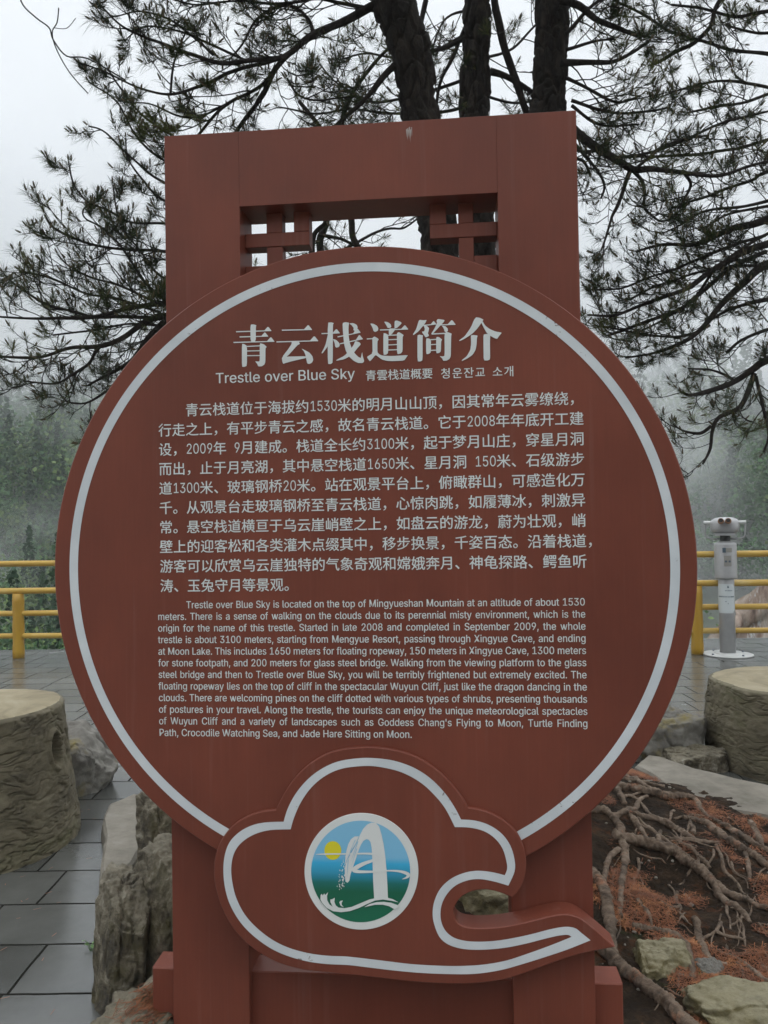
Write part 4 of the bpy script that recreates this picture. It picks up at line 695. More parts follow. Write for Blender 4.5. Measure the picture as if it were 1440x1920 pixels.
# ================================================================== coin binoculars on a column
STEEL = noisy('silver_paint', [(0.3, (0.31, 0.31, 0.315)), (0.7, (0.4, 0.4, 0.405))], 6, rough=0.32, bs=0.05, bd=0.001, bscale=60)
STEEL.node_tree.nodes['Principled BSDF'].inputs['Metallic'].default_value = 0.15
BLACK = plain('black_rubber', (0.015, 0.015, 0.016), 0.5); WHITE = plain('white_enamel', (0.46, 0.47, 0.46), 0.35, var=.05)
BRASS = plain('brown_eyecup', (0.17, 0.085, 0.04), 0.4); DECAL = plain('white_sticker', (0.5, 0.54, 0.55), 0.5); INK = plain('dark_print', (0.06, 0.09, 0.12), 0.6); GREY = plain('grey_plate', (0.24, 0.23, 0.21), 0.5)
c = gp(1365, 1228); S = c.y / F      # metres per photo pixel at its distance
bino = empty('coin_binoculars', (c.x, c.y, 0), R(-24)); tag(bino, 'silver coin operated binoculars on a round column in front of the yellow railing', 'binoculars')
def lathe(mb, prof, n=40):
    vs = []; m = len(prof)
    for r_, z in prof: vs += [(r_ * math.cos(2 * math.pi * k / n), r_ * math.sin(2 * math.pi * k / n), z) for k in range(n)]
    fs = [(i * n + k, i * n + (k + 1) % n, (i + 1) * n + (k + 1) % n, (i + 1) * n + k) for i in range(m - 1) for k in range(n)]
    mb.add(vs, fs + [tuple(range(n - 1, -1, -1)), tuple((m - 1) * n + k for k in range(n))])
def zpx(y): return 1.5 - (y - 978.0) * S
mb = MB(); lathe(mb, [(43 * S, 0), (44 * S, .006), (44 * S, .014), (42 * S, .018), (24 * S, .02), (23 * S, .03), (14 * S, .032)]); base = mb.build('base_plate', WHITE, bino, smooth=False)
for k in range(4):
    x, y = 36 * S * math.cos(R(45 + 90 * k)), 36 * S * math.sin(R(45 + 90 * k)); mb = MB(); mb.tube([(x, y, .017), (x, y, .03)], .012, 6); mb.build('bolt', INK, base)
mb = MB(); lathe(mb, [(14 * S, .03), (14 * S, zpx(1085)), (13.4 * S, zpx(1084))]); col_ = mb.build('column', STEEL, bino, smooth=False)
for p in col_.data.polygons: p.use_smooth = len(p.vertices) == 4
mb = MB(); lathe(mb, [(15 * S, zpx(1084)), (19.3 * S, zpx(1083)), (19.6 * S, zpx(1080)), (19.6 * S, zpx(1020)), (19.2 * S, zpx(1018)), (14 * S, zpx(1015)), (9.5 * S, zpx(1013))]); coin = mb.build('coin_box', STEEL, bino)
for p in coin.data.polygons: p.use_smooth = len(p.vertices) == 4
def wrap(mb, a0, a1, z0, z1, r, roundness=0.0, n=16, m=12):
    vs = []
    for j in range(m + 1):
        q = j / m
        for i in range(n + 1):
            t = i / n; ze = roundness * (max(0, abs(2 * q - 1) - .75) / .25) ** 2
            aa = a0 + (a1 - a0) * t; aa = (a0 + a1) / 2 + (aa - (a0 + a1) / 2) * (1 - ze); vs.append((r * math.cos(aa), r * math.sin(aa), z0 + (z1 - z0) * q))
    mb.add(vs, [(j * (n + 1) + i, j * (n + 1) + i + 1, (j + 1) * (n + 1) + i + 1, (j + 1) * (n + 1) + i) for j in range(m) for i in range(n)])
mb = MB(); wrap(mb, R(184), R(338), zpx(1147), zpx(1093), 14 * S + .0015, .28); sticker = mb.build('sticker', DECAL, col_, smooth=True)
rr_ = 14 * S + .0028
def mark(mb, a0, a1, z0, z1): wrap(mb, R(a0), R(a1), z0, z1, rr_, 0, 4, 1)
mb = MB()
for k in range(4): wrap(mb, R(276 + k * 1.0), R(289 - k * 1.6), zpx(1100 - k * 1.0), zpx(1099 - k * 1.0), rr_, 0, 4, 1)
mb.build('sticker_arrow', INK, sticker)
rs = random.Random(4)
for y_, a_, n_, st, h_ in ((1106, 262, 6, 9, 1.7), (1117.6, 206, 12, 10.5, 2.2), (1126, 262, 1, 9, 1.4), (1130, 278, 1, 9, 1.6)):
    mb = MB()
    for k in range(n_): mark(mb, a_ + k * st, a_ + k * st + rs.uniform(4.5, 8), zpx(y_), zpx(y_ - h_))
    mb.build('sticker_line', INK, sticker)
mb = MB(); wrap(mb, R(256), R(304), zpx(1034), zpx(1026), 19.6 * S + .0015, 0); wrap(mb, R(262), R(300), zpx(1060), zpx(1040), 19.6 * S + .0015, 0); plate = mb.build('coin_plate', GREY, coin)
mb = MB(); wrap(mb, R(256), R(272), zpx(1034.5), zpx(1025.5), 19.6 * S + .004, 0); mb.build('coin_slot', INK, coin); mb = MB(); wrap(mb, R(267), R(277), zpx(1052.5), zpx(1049), 19.6 * S + .004, 0); mb.build('coin_slot', INK, coin); mb = MB(); wrap(mb, R(285), R(295), zpx(1052.5), zpx(1049), 19.6 * S + .004, 0); mb.build('coin_slot', INK, coin)
mb = MB(); lathe(mb, [(9 * S, zpx(1013.2)), (9 * S, zpx(1003))]); neck = mb.build('swivel', BLACK, bino)
mb = MB()
for s_ in (-1, 1): mb.tube([(s_ * 8 * S, 0, zpx(1009)), (s_ * 20 * S, 0, zpx(1009.5)), (s_ * 31 * S, 0, zpx(1007)), (s_ * 34 * S, 0, zpx(1003)), (s_ * 34.5 * S, 0, zpx(985)), (s_ * 33 * S, 0, zpx(981))], .009, 8)
mb.build('yoke', STEEL, bino, smooth=True)
mb = MB(); n, m = 40, 24; vs = []
for j in range(m + 1):       # housing: a rounded box, wider than tall, deeper towards the valley
    ph = -math.pi / 2 + math.pi * j / m
    for k in range(n):
        th = 2 * math.pi * k / n; sq = lambda q, e: math.copysign(abs(q) ** e, q)
        vs.append((25.5 * S * sq(math.cos(ph), .72) * sq(math.cos(th), .75), .05 + 30 * S * sq(math.cos(ph), .72) * sq(math.sin(th), .75), zpx(985) + 16.5 * S * sq(math.sin(ph), .62) * (1 if ph > 0 else 1.0)))
mb.add(vs, [(j * n + k, j * n + (k + 1) % n, (j + 1) * n + (k + 1) % n, (j + 1) * n + k) for j in range(m) for k in range(n)])
head = mb.build('housing', STEEL, bino, smooth=True)
for s_ in (-1, 1):
    mb = MB(); mb.tube([(s_ * 23 * S, 0, zpx(979)), (s_ * 36.5 * S, 0, zpx(979))], [.021, .023], 16); mb.build('pivot_knob', WHITE, bino, smooth=False)
    mb = MB(); y0 = -27 * S; zc = zpx(976); x0 = s_ * 6.2 * S
    mb.tube([(x0, y0 + .06, zc), (x0, y0 - .02, zc), (x0, y0 - .03, zc + .001)], [.034, .034, .03], 20); ec = mb.build('eyepiece', BRASS, head)
    mb = MB(); mb.tube([(x0, y0 - .0295, zc + .006), (x0, y0 - .032, zc + .006)], .021, 20); mb.build('lens', BLACK, ec)
mb = MB(); mb.box((-17 * S, -20 * S, zpx(1003)), (17 * S, 18 * S, zpx(998.5))); mb.build('cradle', STEEL, bino)

# ================================================================== concrete tree stumps
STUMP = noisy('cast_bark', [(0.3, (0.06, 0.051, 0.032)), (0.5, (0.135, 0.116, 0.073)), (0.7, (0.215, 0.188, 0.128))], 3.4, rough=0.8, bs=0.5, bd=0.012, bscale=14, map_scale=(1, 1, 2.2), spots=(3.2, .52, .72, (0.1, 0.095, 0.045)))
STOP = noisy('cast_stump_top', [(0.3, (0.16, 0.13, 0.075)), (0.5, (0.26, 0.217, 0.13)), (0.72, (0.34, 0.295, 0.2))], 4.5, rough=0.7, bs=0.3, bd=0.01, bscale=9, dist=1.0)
HOLE_SHADE = plain('painted_hole_shade', (0.012, 0.011, 0.008), 0.9); HOLE_SHADE.node_tree.nodes['Principled BSDF'].inputs['Specular IOR Level'].default_value = 0  # near-black colour that paints the shade inside the knot hole
def stump(name, x, y, h, rt_, rb, seed, label, cat, knot=None, flute=0.04):
    e = empty(name, (x, y, 0)); tag(e, label, cat, 'concrete tree stump furniture')
    n, m = 420, 200; vs = []
    def rad(a, t):
        r_ = rt_ + (rb - rt_) * (1 - t) ** 2.2 + .02 * math.sin(3 * t + seed); lob = noise.noise(Vector((math.cos(a) * 1.1 + seed, math.sin(a) * 1.1, t * .5)))
        return r_ * (1 + flute * 2.2 * lob)
    for j in range(m + 1):
        t = j / m; z = h * t
        for k in range(n):
            a = 2 * math.pi * k / n; ca, sa = math.cos(a), math.sin(a); r_ = rad(a, t)
            q = Vector((ca * 2.2 + seed, sa * 2.2, z * 12 + 1.3 * noise.noise(Vector((ca * 2.2, sa * 2.2 + seed, z * 2.5)))))
            fold = noise.fractal(q, 1.0, 2.0, 4); groove = max(0, .11 - abs(noise.noise(Vector((ca * 2.4 + 5, sa * 2.4 + seed, z * 21 + 1.7 * fold))))) / .11
            amp = .35 + .65 * max(0, min(1, noise.noise(Vector((ca * 1.5, sa * 1.5, z * 2 + seed))) * 1.6 + .6))
            r_ += .006 * fold - .013 * groove * amp + .004 * noise.fractal(Vector((ca * 14 + seed, sa * 14, z * 26)), 1.0, 2.0, 3)
            if knot:
                da = (a - knot[0] + math.pi) % (2 * math.pi) - math.pi; d = math.hypot(da * r_ / knot[2], (z - knot[1]) / knot[3])
                if d < 1: r_ -= .2 * (1 - d ** 4)
                elif d < 1.5: r_ += .014 * math.sin((d - 1) / .5 * math.pi)
            if t > .97: r_ -= .02 * ((t - .97) / .03) ** 2
            vs.append((r_ * ca, r_ * sa, z))
    mb = MB(); mb.add(vs, [(j * n + k, j * n + (k + 1) % n, (j + 1) * n + (k + 1) % n, (j + 1) * n + k) for j in range(m) for k in range(n)])
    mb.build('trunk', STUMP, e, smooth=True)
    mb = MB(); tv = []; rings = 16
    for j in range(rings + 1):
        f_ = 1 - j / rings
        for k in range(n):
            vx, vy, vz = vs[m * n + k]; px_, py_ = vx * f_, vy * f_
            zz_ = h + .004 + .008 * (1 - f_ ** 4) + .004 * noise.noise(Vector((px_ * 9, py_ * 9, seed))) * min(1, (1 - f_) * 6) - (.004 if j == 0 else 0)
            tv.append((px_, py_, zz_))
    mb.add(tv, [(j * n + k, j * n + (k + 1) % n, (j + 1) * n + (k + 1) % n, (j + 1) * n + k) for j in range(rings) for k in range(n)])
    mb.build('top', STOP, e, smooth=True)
    if knot:  # dark disc set deep in the hole, its shade put into the colour
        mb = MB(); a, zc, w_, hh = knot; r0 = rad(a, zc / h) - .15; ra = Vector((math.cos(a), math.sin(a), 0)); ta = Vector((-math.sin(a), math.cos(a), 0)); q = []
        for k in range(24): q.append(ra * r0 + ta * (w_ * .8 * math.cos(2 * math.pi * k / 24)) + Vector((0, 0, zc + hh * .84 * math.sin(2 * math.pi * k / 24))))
        mb.add(q + [v - ra * .05 for v in q], [tuple(range(24))] + [(k, (k + 1) % 24, 24 + (k + 1) % 24, 24 + k) for k in range(24)]); mb.build('knot_hole_shade', HOLE_SHADE, e)
    return e
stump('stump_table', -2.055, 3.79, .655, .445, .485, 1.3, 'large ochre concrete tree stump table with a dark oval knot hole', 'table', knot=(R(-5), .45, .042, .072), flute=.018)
stump('stump_stool', 2.54, 4.78, .515, .47, .50, 6.1, 'squat ochre concrete tree stump beside the flat kerb stones and roots', 'stool', flute=.07)
# ================================================================== planted bed: soil, kerb stones, rocks, roots
BC = (0.3, 3.4)
def bed_r(a): return 1.62 + .10 * math.cos(a - .5) + .03 * math.sin(3 * a + 1)
def soil_z(x, y):
    dx, dy = x - BC[0], y - BC[1]; d = math.hypot(dx, dy); e = d / bed_r(math.atan2(dy, dx))
    z = .035 + .17 * math.exp(-((x - .65) ** 2 / .8 + (y - 3.75) ** 2 / .7)) + .035 * noise.noise(Vector((x * 2.1, y * 2.1, 3))) + .02 * noise.noise(Vector((x * 6, y * 6, 8))) + .008 * noise.noise(Vector((x * 19, y * 19, 1)))
    z -= .12 * math.exp(-(((x - 1.16) / .2) ** 2 + ((y - 3.12) / .17) ** 2))
    z = max(z, .014 + .006 * noise.noise(Vector((x * 9, y * 9, 4))))
    if e > .93: z -= (e - .93) * 1.2
    return max(z, -.08)
def soil_hit(px, py):
    d = ray(px, py); t = 1.5
    for _ in range(400):
        p = CAM + d * t
        if p.z < soil_z(p.x, p.y): break
        t += .01
    return p, t
SOIL = noisy('dark_soil', [(0.3, (0.012, 0.009, 0.006)), (0.5, (0.034, 0.023, 0.015)), (0.68, (0.075, 0.047, 0.028))], 14, rough=0.9, bs=1.0, bd=0.03, bscale=50,
             spots=(5, .56, .68, (0.12, 0.045, 0.016)), moss=(4, .6, .72, (0.03, 0.045, 0.012)))
mb = MB(); n = 340; vs = []
for j in range(n):
    for i in range(n):
        x, y = BC[0] - 1.85 + 3.7 * i / (n - 1), BC[1] - 1.85 + 3.7 * j / (n - 1); vs.append((x, y, soil_z(x, y) + .009 * noise.fractal(Vector((x * 26, y * 26, 2)), .8, 2.2, 3)))
mb.add(vs, [(j * n + i, j * n + i + 1, (j + 1) * n + i + 1, (j + 1) * n + i) for j in range(n - 1) for i in range(n - 1)])
tag(mb.build('soil', SOIL, smooth=True), 'dark earth of the planted bed around the pines', kind='structure')

ROCK_A = noisy('lichen_rock', [(0.34, (0.03, 0.024, 0.016)), (0.46, (0.09, 0.074, 0.047)), (0.57, (0.2, 0.172, 0.12)), (0.7, (0.42, 0.39, 0.32))], 14, rough=0.8, bs=1.0, bd=0.035, bscale=30, dist=.8, moss=(4, .5, .64, (0.075, 0.062, 0.018)))
ROCK_B = noisy('mossy_olive_rock', [(0.3, (0.05, 0.045, 0.025)), (0.5, (0.15, 0.13, 0.07)), (0.7, (0.27, 0.24, 0.16))], 6, rough=0.85, bs=0.9, bd=0.015, bscale=28, moss=(3.5, .5, .7, (0.13, 0.1, 0.025)))
ROCK_C = noisy('grey_rock', [(0.3, (0.07, 0.065, 0.055)), (0.5, (0.17, 0.16, 0.14)), (0.7, (0.27, 0.26, 0.23))], 4, rough=0.8, bs=0.7, bd=0.015, bscale=18, moss=(3, .55, .68, (0.2, 0.16, 0.05)))
SOIL.node_tree.nodes['Principled BSDF'].inputs['Specular IOR Level'].default_value = .15
KERB = noisy('pale_kerb_stone', [(0.3, (0.12, 0.108, 0.085)), (0.55, (0.21, 0.19, 0.155)), (0.8, (0.29, 0.27, 0.23))], 6, rough=0.75, bs=0.5, bd=0.008, bscale=34)
bmi = bmesh.new(); bmesh.ops.create_icosphere(bmi, subdivisions=6, radius=1.0)
ICO_V = [v.co.copy() for v in bmi.verts]; ICO_F = [tuple(v.index for v in f.verts) for f in bmi.faces]; bmi.free()
def pale_top(m, col, lo=.55, hi=.9):  # mixes a paler colour into the upward-facing parts, broken up by noise
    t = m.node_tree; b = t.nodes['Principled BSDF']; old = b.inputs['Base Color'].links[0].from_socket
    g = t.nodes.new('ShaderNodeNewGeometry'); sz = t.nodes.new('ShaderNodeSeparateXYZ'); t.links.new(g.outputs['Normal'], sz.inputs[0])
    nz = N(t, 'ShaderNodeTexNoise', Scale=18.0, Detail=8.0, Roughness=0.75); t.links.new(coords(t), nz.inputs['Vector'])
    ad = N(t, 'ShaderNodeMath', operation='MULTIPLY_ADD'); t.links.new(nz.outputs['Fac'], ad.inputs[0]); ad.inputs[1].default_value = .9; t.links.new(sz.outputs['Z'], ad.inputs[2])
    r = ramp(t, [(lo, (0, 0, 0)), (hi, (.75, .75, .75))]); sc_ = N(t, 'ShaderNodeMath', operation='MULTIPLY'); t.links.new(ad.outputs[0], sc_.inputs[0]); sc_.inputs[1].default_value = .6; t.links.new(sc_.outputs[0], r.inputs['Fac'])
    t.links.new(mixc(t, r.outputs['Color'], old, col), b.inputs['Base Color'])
pale_top(ROCK_A, (0.3, 0.27, 0.2), .62, .95); pale_top(ROCK_B, (0.33, 0.3, 0.2), .6, .95)
def rock(label, mat, c, half, ztop, seed, zbot=-.12, cuts=9, rz=0.0, amp=.13, block=.55, cat='rock', group='rocks round the planted bed', name='rock'):
    r_ = random.Random(seed); planes = []
    for _ in range(cuts):
        q = Vector((r_.gauss(0, 1), r_.gauss(0, 1), r_.gauss(0, .8))).normalized(); planes.append((q, r_.uniform(.62, .86)))
    planes.append((Vector((r_.uniform(-.25, .25), r_.uniform(-.35, 0), 1)).normalized(), .74))
    hz_ = (ztop - zbot) / 2; vs = []; off = Vector((seed * 3.1, seed * 1.7, seed * .9))
    for v in ICO_V:
        mx_ = max(abs(v.x), abs(v.y), abs(v.z)); p = v * (1 - block) + v / mx_ * (.80 * block)
        for q, dd in planes:
            k = p.dot(q)
            if k > dd: p -= q * (k - dd) * .93
        f1 = noise.fractal(p * 1.6 + off, 1.0, 2.1, 3); f2 = noise.fractal(p * 5 + off, .9, 2.2, 5)
        cr = max(0, .1 - abs(noise.noise(p * 1.5 + off * 2))) / .1; f3 = noise.fractal(p * 15 + off, .8, 2.2, 3)
        p *= 1 + amp * f1 + amp * .42 * f2 + .02 * f3 - .06 * cr ** 2
        p = Vector((p.x / .8, p.y / .8, p.z / .76))
        vs.append((p.x * half[0], p.y * half[1], p.z * hz_ + hz_ + zbot))
    mb = MB(); mb.add(vs, ICO_F); o = mb.build(name, mat, smooth=True); o.location = (c[0], c[1], 0); o.rotation_euler = (0, 0, rz)
    return tag(o, label, cat, group)
rock('tall narrow boulder with a pale top beside the paving left of the sign', ROCK_A, (-.872, 2.56), (.092, .15), .335, 27, rz=.06, block=.9, cuts=2, amp=.075)
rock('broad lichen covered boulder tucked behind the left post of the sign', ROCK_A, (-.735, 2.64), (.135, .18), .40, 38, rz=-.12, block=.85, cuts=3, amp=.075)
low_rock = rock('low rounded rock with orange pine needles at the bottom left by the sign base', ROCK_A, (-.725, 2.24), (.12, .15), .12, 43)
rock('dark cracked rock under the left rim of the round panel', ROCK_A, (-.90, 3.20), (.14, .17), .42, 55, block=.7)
rock('grey angular rock half hidden behind the large stump table', ROCK_C, (-1.93, 4.50), (.28, .22), .37, 62, rz=.5)
rock('grey rock with a yellow lichen top beside the stump stool', ROCK_C, (1.80, 4.98), (.25, .22), .315, 71)
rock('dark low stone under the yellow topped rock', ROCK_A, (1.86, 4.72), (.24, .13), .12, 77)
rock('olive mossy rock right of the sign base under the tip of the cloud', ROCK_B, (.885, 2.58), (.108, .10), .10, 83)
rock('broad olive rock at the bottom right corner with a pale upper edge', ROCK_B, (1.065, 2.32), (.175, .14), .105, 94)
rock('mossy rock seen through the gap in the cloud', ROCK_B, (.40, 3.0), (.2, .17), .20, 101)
rock('small pale stone wedged above the broad olive rock', ROCK_C, (1.04, 2.52), (.05, .04), .07, 113)
rock('small wet stone below the olive mossy rock', ROCK_B, (.875, 2.40), (.04, .03), .04, 121)

def kerb(px_poly, ztop, label, seed):
    P = [gp(x, y, ztop) for x, y in px_poly]; P2 = [(p.x, p.y) for p in P]
    if area(P2) < 0: P2 = P2[::-1]
    fine = []
    for i in range(len(P2)):
        a, b = Vector(P2[i]), Vector(P2[(i + 1) % len(P2)]); k = max(1, int((b - a).length / .04))
        for q in range(k): fine.append(tuple(a + (b - a) * q / k))
    cx = sum(p[0] for p in fine) / len(fine); cy = sum(p[1] for p in fine) / len(fine)
    bm = bmesh.new(); I1 = offset_poly(fine, .012); n = len(fine)
    lo = [bm.verts.new((x, y, -.03)) for x, y in offset_poly(fine, -.012)]
    mid = [bm.verts.new((x + .006 * noise.noise(Vector((x * 20, y * 20, seed))), y + .006 * noise.noise(Vector((x * 20, y * 20, seed + 5))), ztop - .014)) for x, y in fine]
    top = [bm.verts.new((x, y, ztop + .006 * noise.noise(Vector((x * 9, y * 9, seed))))) for x, y in I1]
    for A_, B_ in ((lo, mid), (mid, top)):
        for i in range(n): bm.faces.new((A_[i], A_[(i + 1) % n], B_[(i + 1) % n], B_[i]))
    for t in tessellate_polygon([[v.co.copy() for v in top]]):
        f = [top[i] for i in t]
        try:
            fc = bm.faces.new(f); fc.normal_update()
            if fc.normal.z < 0: fc.normal_flip()
        except ValueError: pass
    me = bpy.data.meshes.new('kerb_stone'); bm.to_mesh(me); bm.free(); me.materials.append(KERB)
    o = bpy.data.objects.new('kerb_stone', me); COL.objects.link(o); return tag(o, label, 'kerb stone', 'flat stones edging the bed')
kerb([(204,1506),(250,1489),(276,1489),(272,1545),(266,1585),(250,1615),(205,1650),(188,1648),(190,1610),(194,1588),(197,1566),(192,1535)], .085, 'narrow pale flat kerb stone between the slate paving and the boulders', 2)
kerb([(1190,1434),(1197,1438),(1232,1457),(1251,1473),(1270,1487),(1303,1494),(1336,1511),(1383,1520),(1440,1530),(1500,1545),(1500,1487),(1440,1471),(1378,1458),(1342,1449),(1303,1440),(1283,1433),(1238,1418),(1214,1415)], .095, 'long pale flat kerb stone in front of the stump stool', 8)

BARK = noisy('pine_bark', [(0.3, (0.007, 0.005, 0.004)), (0.5, (0.022, 0.016, 0.012)), (0.7, (0.06, 0.044, 0.034))], 9, rough=0.95, bs=1.0, bd=0.06, bscale=14, map_scale=(1.6, 1.6, .7), dist=.8)
ROOTB = noisy('root_bark', [(0.3, (0.035, 0.024, 0.016)), (0.5, (0.125, 0.086, 0.058)), (0.7, (0.25, 0.19, 0.14))], 12, rough=0.85, bs=1.0, bd=0.008, bscale=42, dist=1.2, spots=(8, .58, .7, (0.27, 0.12, 0.065)))
TWIG = plain('twig_bark', (0.02, 0.016, 0.012), 0.9)
def needle_mat():
    m, t, b = new_mat('pine_needles')
    n1 = N(t, 'ShaderNodeTexNoise', Scale=3.2, Detail=3.0); t.links.new(coords(t), n1.inputs['Vector'])
    r = ramp(t, [(0.33, (0.02, 0.032, 0.014)), (0.54, (0.042, 0.06, 0.022)), (0.7, (0.14, 0.16, 0.045))]); t.links.new(n1.outputs['Fac'], r.inputs['Fac'])
    t.links.new(r.outputs['Color'], b.inputs['Base Color']); b.inputs['Roughness'].default_value = 0.7; b.inputs['Specular IOR Level'].default_value = 0.2
    tl = t.nodes.new('ShaderNodeBsdfTranslucent'); ms = t.nodes.new('ShaderNodeMixShader'); ms.inputs[0].default_value = .3
    t.links.new(r.outputs['Color'], tl.inputs['Color']); t.links.new(b.outputs[0], ms.inputs[1]); t.links.new(tl.outputs[0], ms.inputs[2])
    t.links.new(ms.outputs[0], t.nodes['Material Output'].inputs['Surface'])
    return m
NEEDLE = needle_mat()
CANDLE = plain('pine_bud', (0.09, 0.07, 0.035), 0.8)

class Pine:
    def __init__(s, name, base, label):
        s.e = empty(name, base); s.base = Vector(base); tag(s.e, label, 'tree', 'pine trees behind the sign')
        s.tw = MB(); s.nv = []; s.nf = []; s.rs = random.Random(sum(map(ord, label))); s.bud = MB()
    def loc(s, p): return p - s.base
    def trunk(s, pts, n=72):
        """pts: (px, py, Y, diameter in photo pixels)"""
        L = smooth_line([(*at(x, y, Y), w / 2 / F * Y) for x, y, Y, w in pts], 44); mb = MB(); near_ = [L[i] for i in range(0, len(L), 6)]
        mb.tube([s.loc(Vector(p[:3])) for p in L], [p[3] for p in L], n)
        out = []
        for k_, v in enumerate(mb.v):
            q = Vector(v); ce = s.loc(Vector(L[min(k_ // n, len(L) - 1)][:3])); d = q - ce
            a = Vector((q.x * 17, q.y * 17, q.z * 8.5)); a += Vector((noise.noise(a * .7), noise.noise(a * .7 + Vector((7, 0, 0))), noise.noise(a * .7 + Vector((0, 7, 0))))) * .5
            dd, _ = noise.voronoi(a); crack = max(0, 1 - (dd[1] - dd[0]) / .28)
            q += d.normalized() * (.006 * noise.noise(q * 9) - .02 * crack ** 1.5 + .005 * noise.cell(a * 1.0 + Vector((3, 3, 3))) + .003 * noise.noise(q * 60))
            out.append(tuple(q))
        mb.v = out; mb.build('trunk', BARK, s.e, smooth=True)
    def branch(s, pts, dens=1.0, part=True, updir=.5, length=1.0, start=0.0):
        """pts: (px, py, Y, width px); also grows twigs along it"""
        s.limb(smooth_line([(*at(x, y, Y), max(w, 1.6) / 2 / F * Y) for x, y, Y, w in pts], 7), dens, part, updir, length, start)
    def limb(s, L, dens=1.0, part=True, updir=.5, length=1.0, start=0.0):
        P = [Vector(p[:3]) for p in L]; rad = [p[3] for p in L]
        P = [p + Vector((noise.noise(p * 5), noise.noise(p * 5 + Vector((9, 0, 0))), noise.noise(p * 5 + Vector((0, 9, 0))))) * .014 for p in P]
        if part:
            mb = MB(); mb.tube([s.loc(p) for p in P], [r_ * (1 + .12 * noise.noise(p * 12)) for r_, p in zip(rad, P)], 8); mb.build('branch', BARK, s.e, smooth=True)
        else: s.tw.tube([s.loc(p) for p in P], rad, 5)
        tot = sum((P[i + 1] - P[i]).length for i in range(len(P) - 1)); acc = 0; nxt = start * tot + .04
        for i in range(len(P) - 1):
            seg = P[i + 1] - P[i]; acc += seg.length
            while acc > nxt:
                t = nxt / tot; p = P[i + 1] - seg.normalized() * (acc - nxt)
                s.twig(p, seg.normalized(), (.16 + .26 * s.rs.random()) * length * (1.0 - .45 * t), 2, updir)
                nxt += s.rs.uniform(.05, .12) / dens
        s.tuft(P[-1], (P[-1] - P[-2]).normalized())
    def twig(s, p, d, ln, depth, updir):
        r = s.rs; side = Vector((r.gauss(0, 1), r.gauss(0, .8), r.gauss(.25, .7))).normalized(); side -= d * side.dot(d)
        v = (d * r.uniform(.35, .9) + side * r.uniform(.5, 1)).normalized(); n = 6; pts = [p]; q = p.copy(); st = ln / n
        bend = Vector((r.gauss(0, .22), r.gauss(0, .22), updir * r.uniform(.15, .75)))
        for k in range(n):
            sag = -.22 if k < 2 else .0
            v = (v + bend * .42 + Vector((0, 0, sag)) + Vector((r.gauss(0, .1), r.gauss(0, .1), r.gauss(0, .08)))).normalized(); q = q + v * st; pts.append(q.copy())
        r0 = .0022 + .004 * ln; s.tw.tube([s.loc(a) for a in pts], [r0 * (1 - .5 * k / n) for k in range(n + 1)], 4, cap=False)
        if r.random() > .22: s.tuft(pts[-1], v)
        if depth > 0:
            for k in range(2, n):
                if r.random() < .52: s.twig(pts[k], v if k > 3 else (pts[k] - pts[k - 1]).normalized(), ln * r.uniform(.3, .6), depth - 1, updir * 1.1)
                elif r.random() < .2: s.tuft(pts[k], (pts[k] - pts[k - 1]).normalized(), .6)
    def tuft(s, p, d, f=1.0):
        r = s.rs
        d = (d + Vector((0, 0, .55))).normalized(); u = d.orthogonal().normalized(); w = d.cross(u); L = r.uniform(.05, .078) * (.7 + .3 * f); back = .045 * f
        stem = p + d * .012
        for k in range(int(r.uniform(22, 34) * f)):
            a = r.uniform(0, 6.283); sp_ = r.uniform(.25, 1.25); dirn = (d * math.cos(sp_) + (u * math.cos(a) + w * math.sin(a)) * math.sin(sp_)); b0 = stem - d * r.uniform(0, back)
            ln = L * r.uniform(.75, 1.15); tip = b0 + dirn * ln + Vector((0, 0, -.012 * sp_)); cr = dirn.cross(Vector((r.gauss(0, 1), r.gauss(0, 1), r.gauss(0, 1)))).normalized() * .00058
            i = len(s.nv); b0 = s.loc(b0); tip = s.loc(tip); mid = (b0 + tip) / 2 + Vector((0, 0, .004))
            s.nv += [tuple(b0 - cr), tuple(b0 + cr), tuple(mid + cr), tuple(mid - cr), tuple(tip)]; s.nf += [(i, i + 1, i + 2, i + 3), (i + 3, i + 2, i + 4, i + 4)]
        if f > .8:
            hb = r.uniform(.018, .036); s.bud.tube([s.loc(stem), s.loc(stem + d * hb * .7), s.loc(stem + d * hb)], [.0045, .004, .0015], 5)
    def finish(s):
        o = s.tw.build('twigs', TWIG, s.e); o['kind'] = 'stuff'
        me = MB(); me.v = s.nv; me.f = [f if f[2] != f[3] else f[:3] for f in s.nf]; o = me.build('needles', NEEDLE, s.e); o['kind'] = 'stuff'
        o = s.bud.build('buds', CANDLE, s.e); o['kind'] = 'stuff'
    def root(s, pts):
        """pts: (px, py, width px) lying on the soil"""
        L = []
        for x, y, w in pts:
            p, t = soil_hit(x, y); L.append((p.x, p.y, p.z, w / 2 / F * p.y * 1.04))
        L = smooth_line(L, 22); q = []; rad = []
        for i, p in enumerate(L):
            z = max(soil_z(p[0], p[1]), p[2] - .012) + p[3] * .42
            j = Vector((p[0], p[1], z)); j += Vector((noise.noise(j * 9), noise.noise(j * 9 + Vector((5, 0, 0))), noise.noise(j * 11 + Vector((0, 5, 0))) * .6)) * .012
            q.append(s.loc(j)); rad.append(p[3] * (1 + .2 * noise.noise(j * 12) + .08 * noise.noise(j * 40)))
        mb = MB(); mb.tube(q, rad, 20, wob=.3, seed=len(L)); out = []
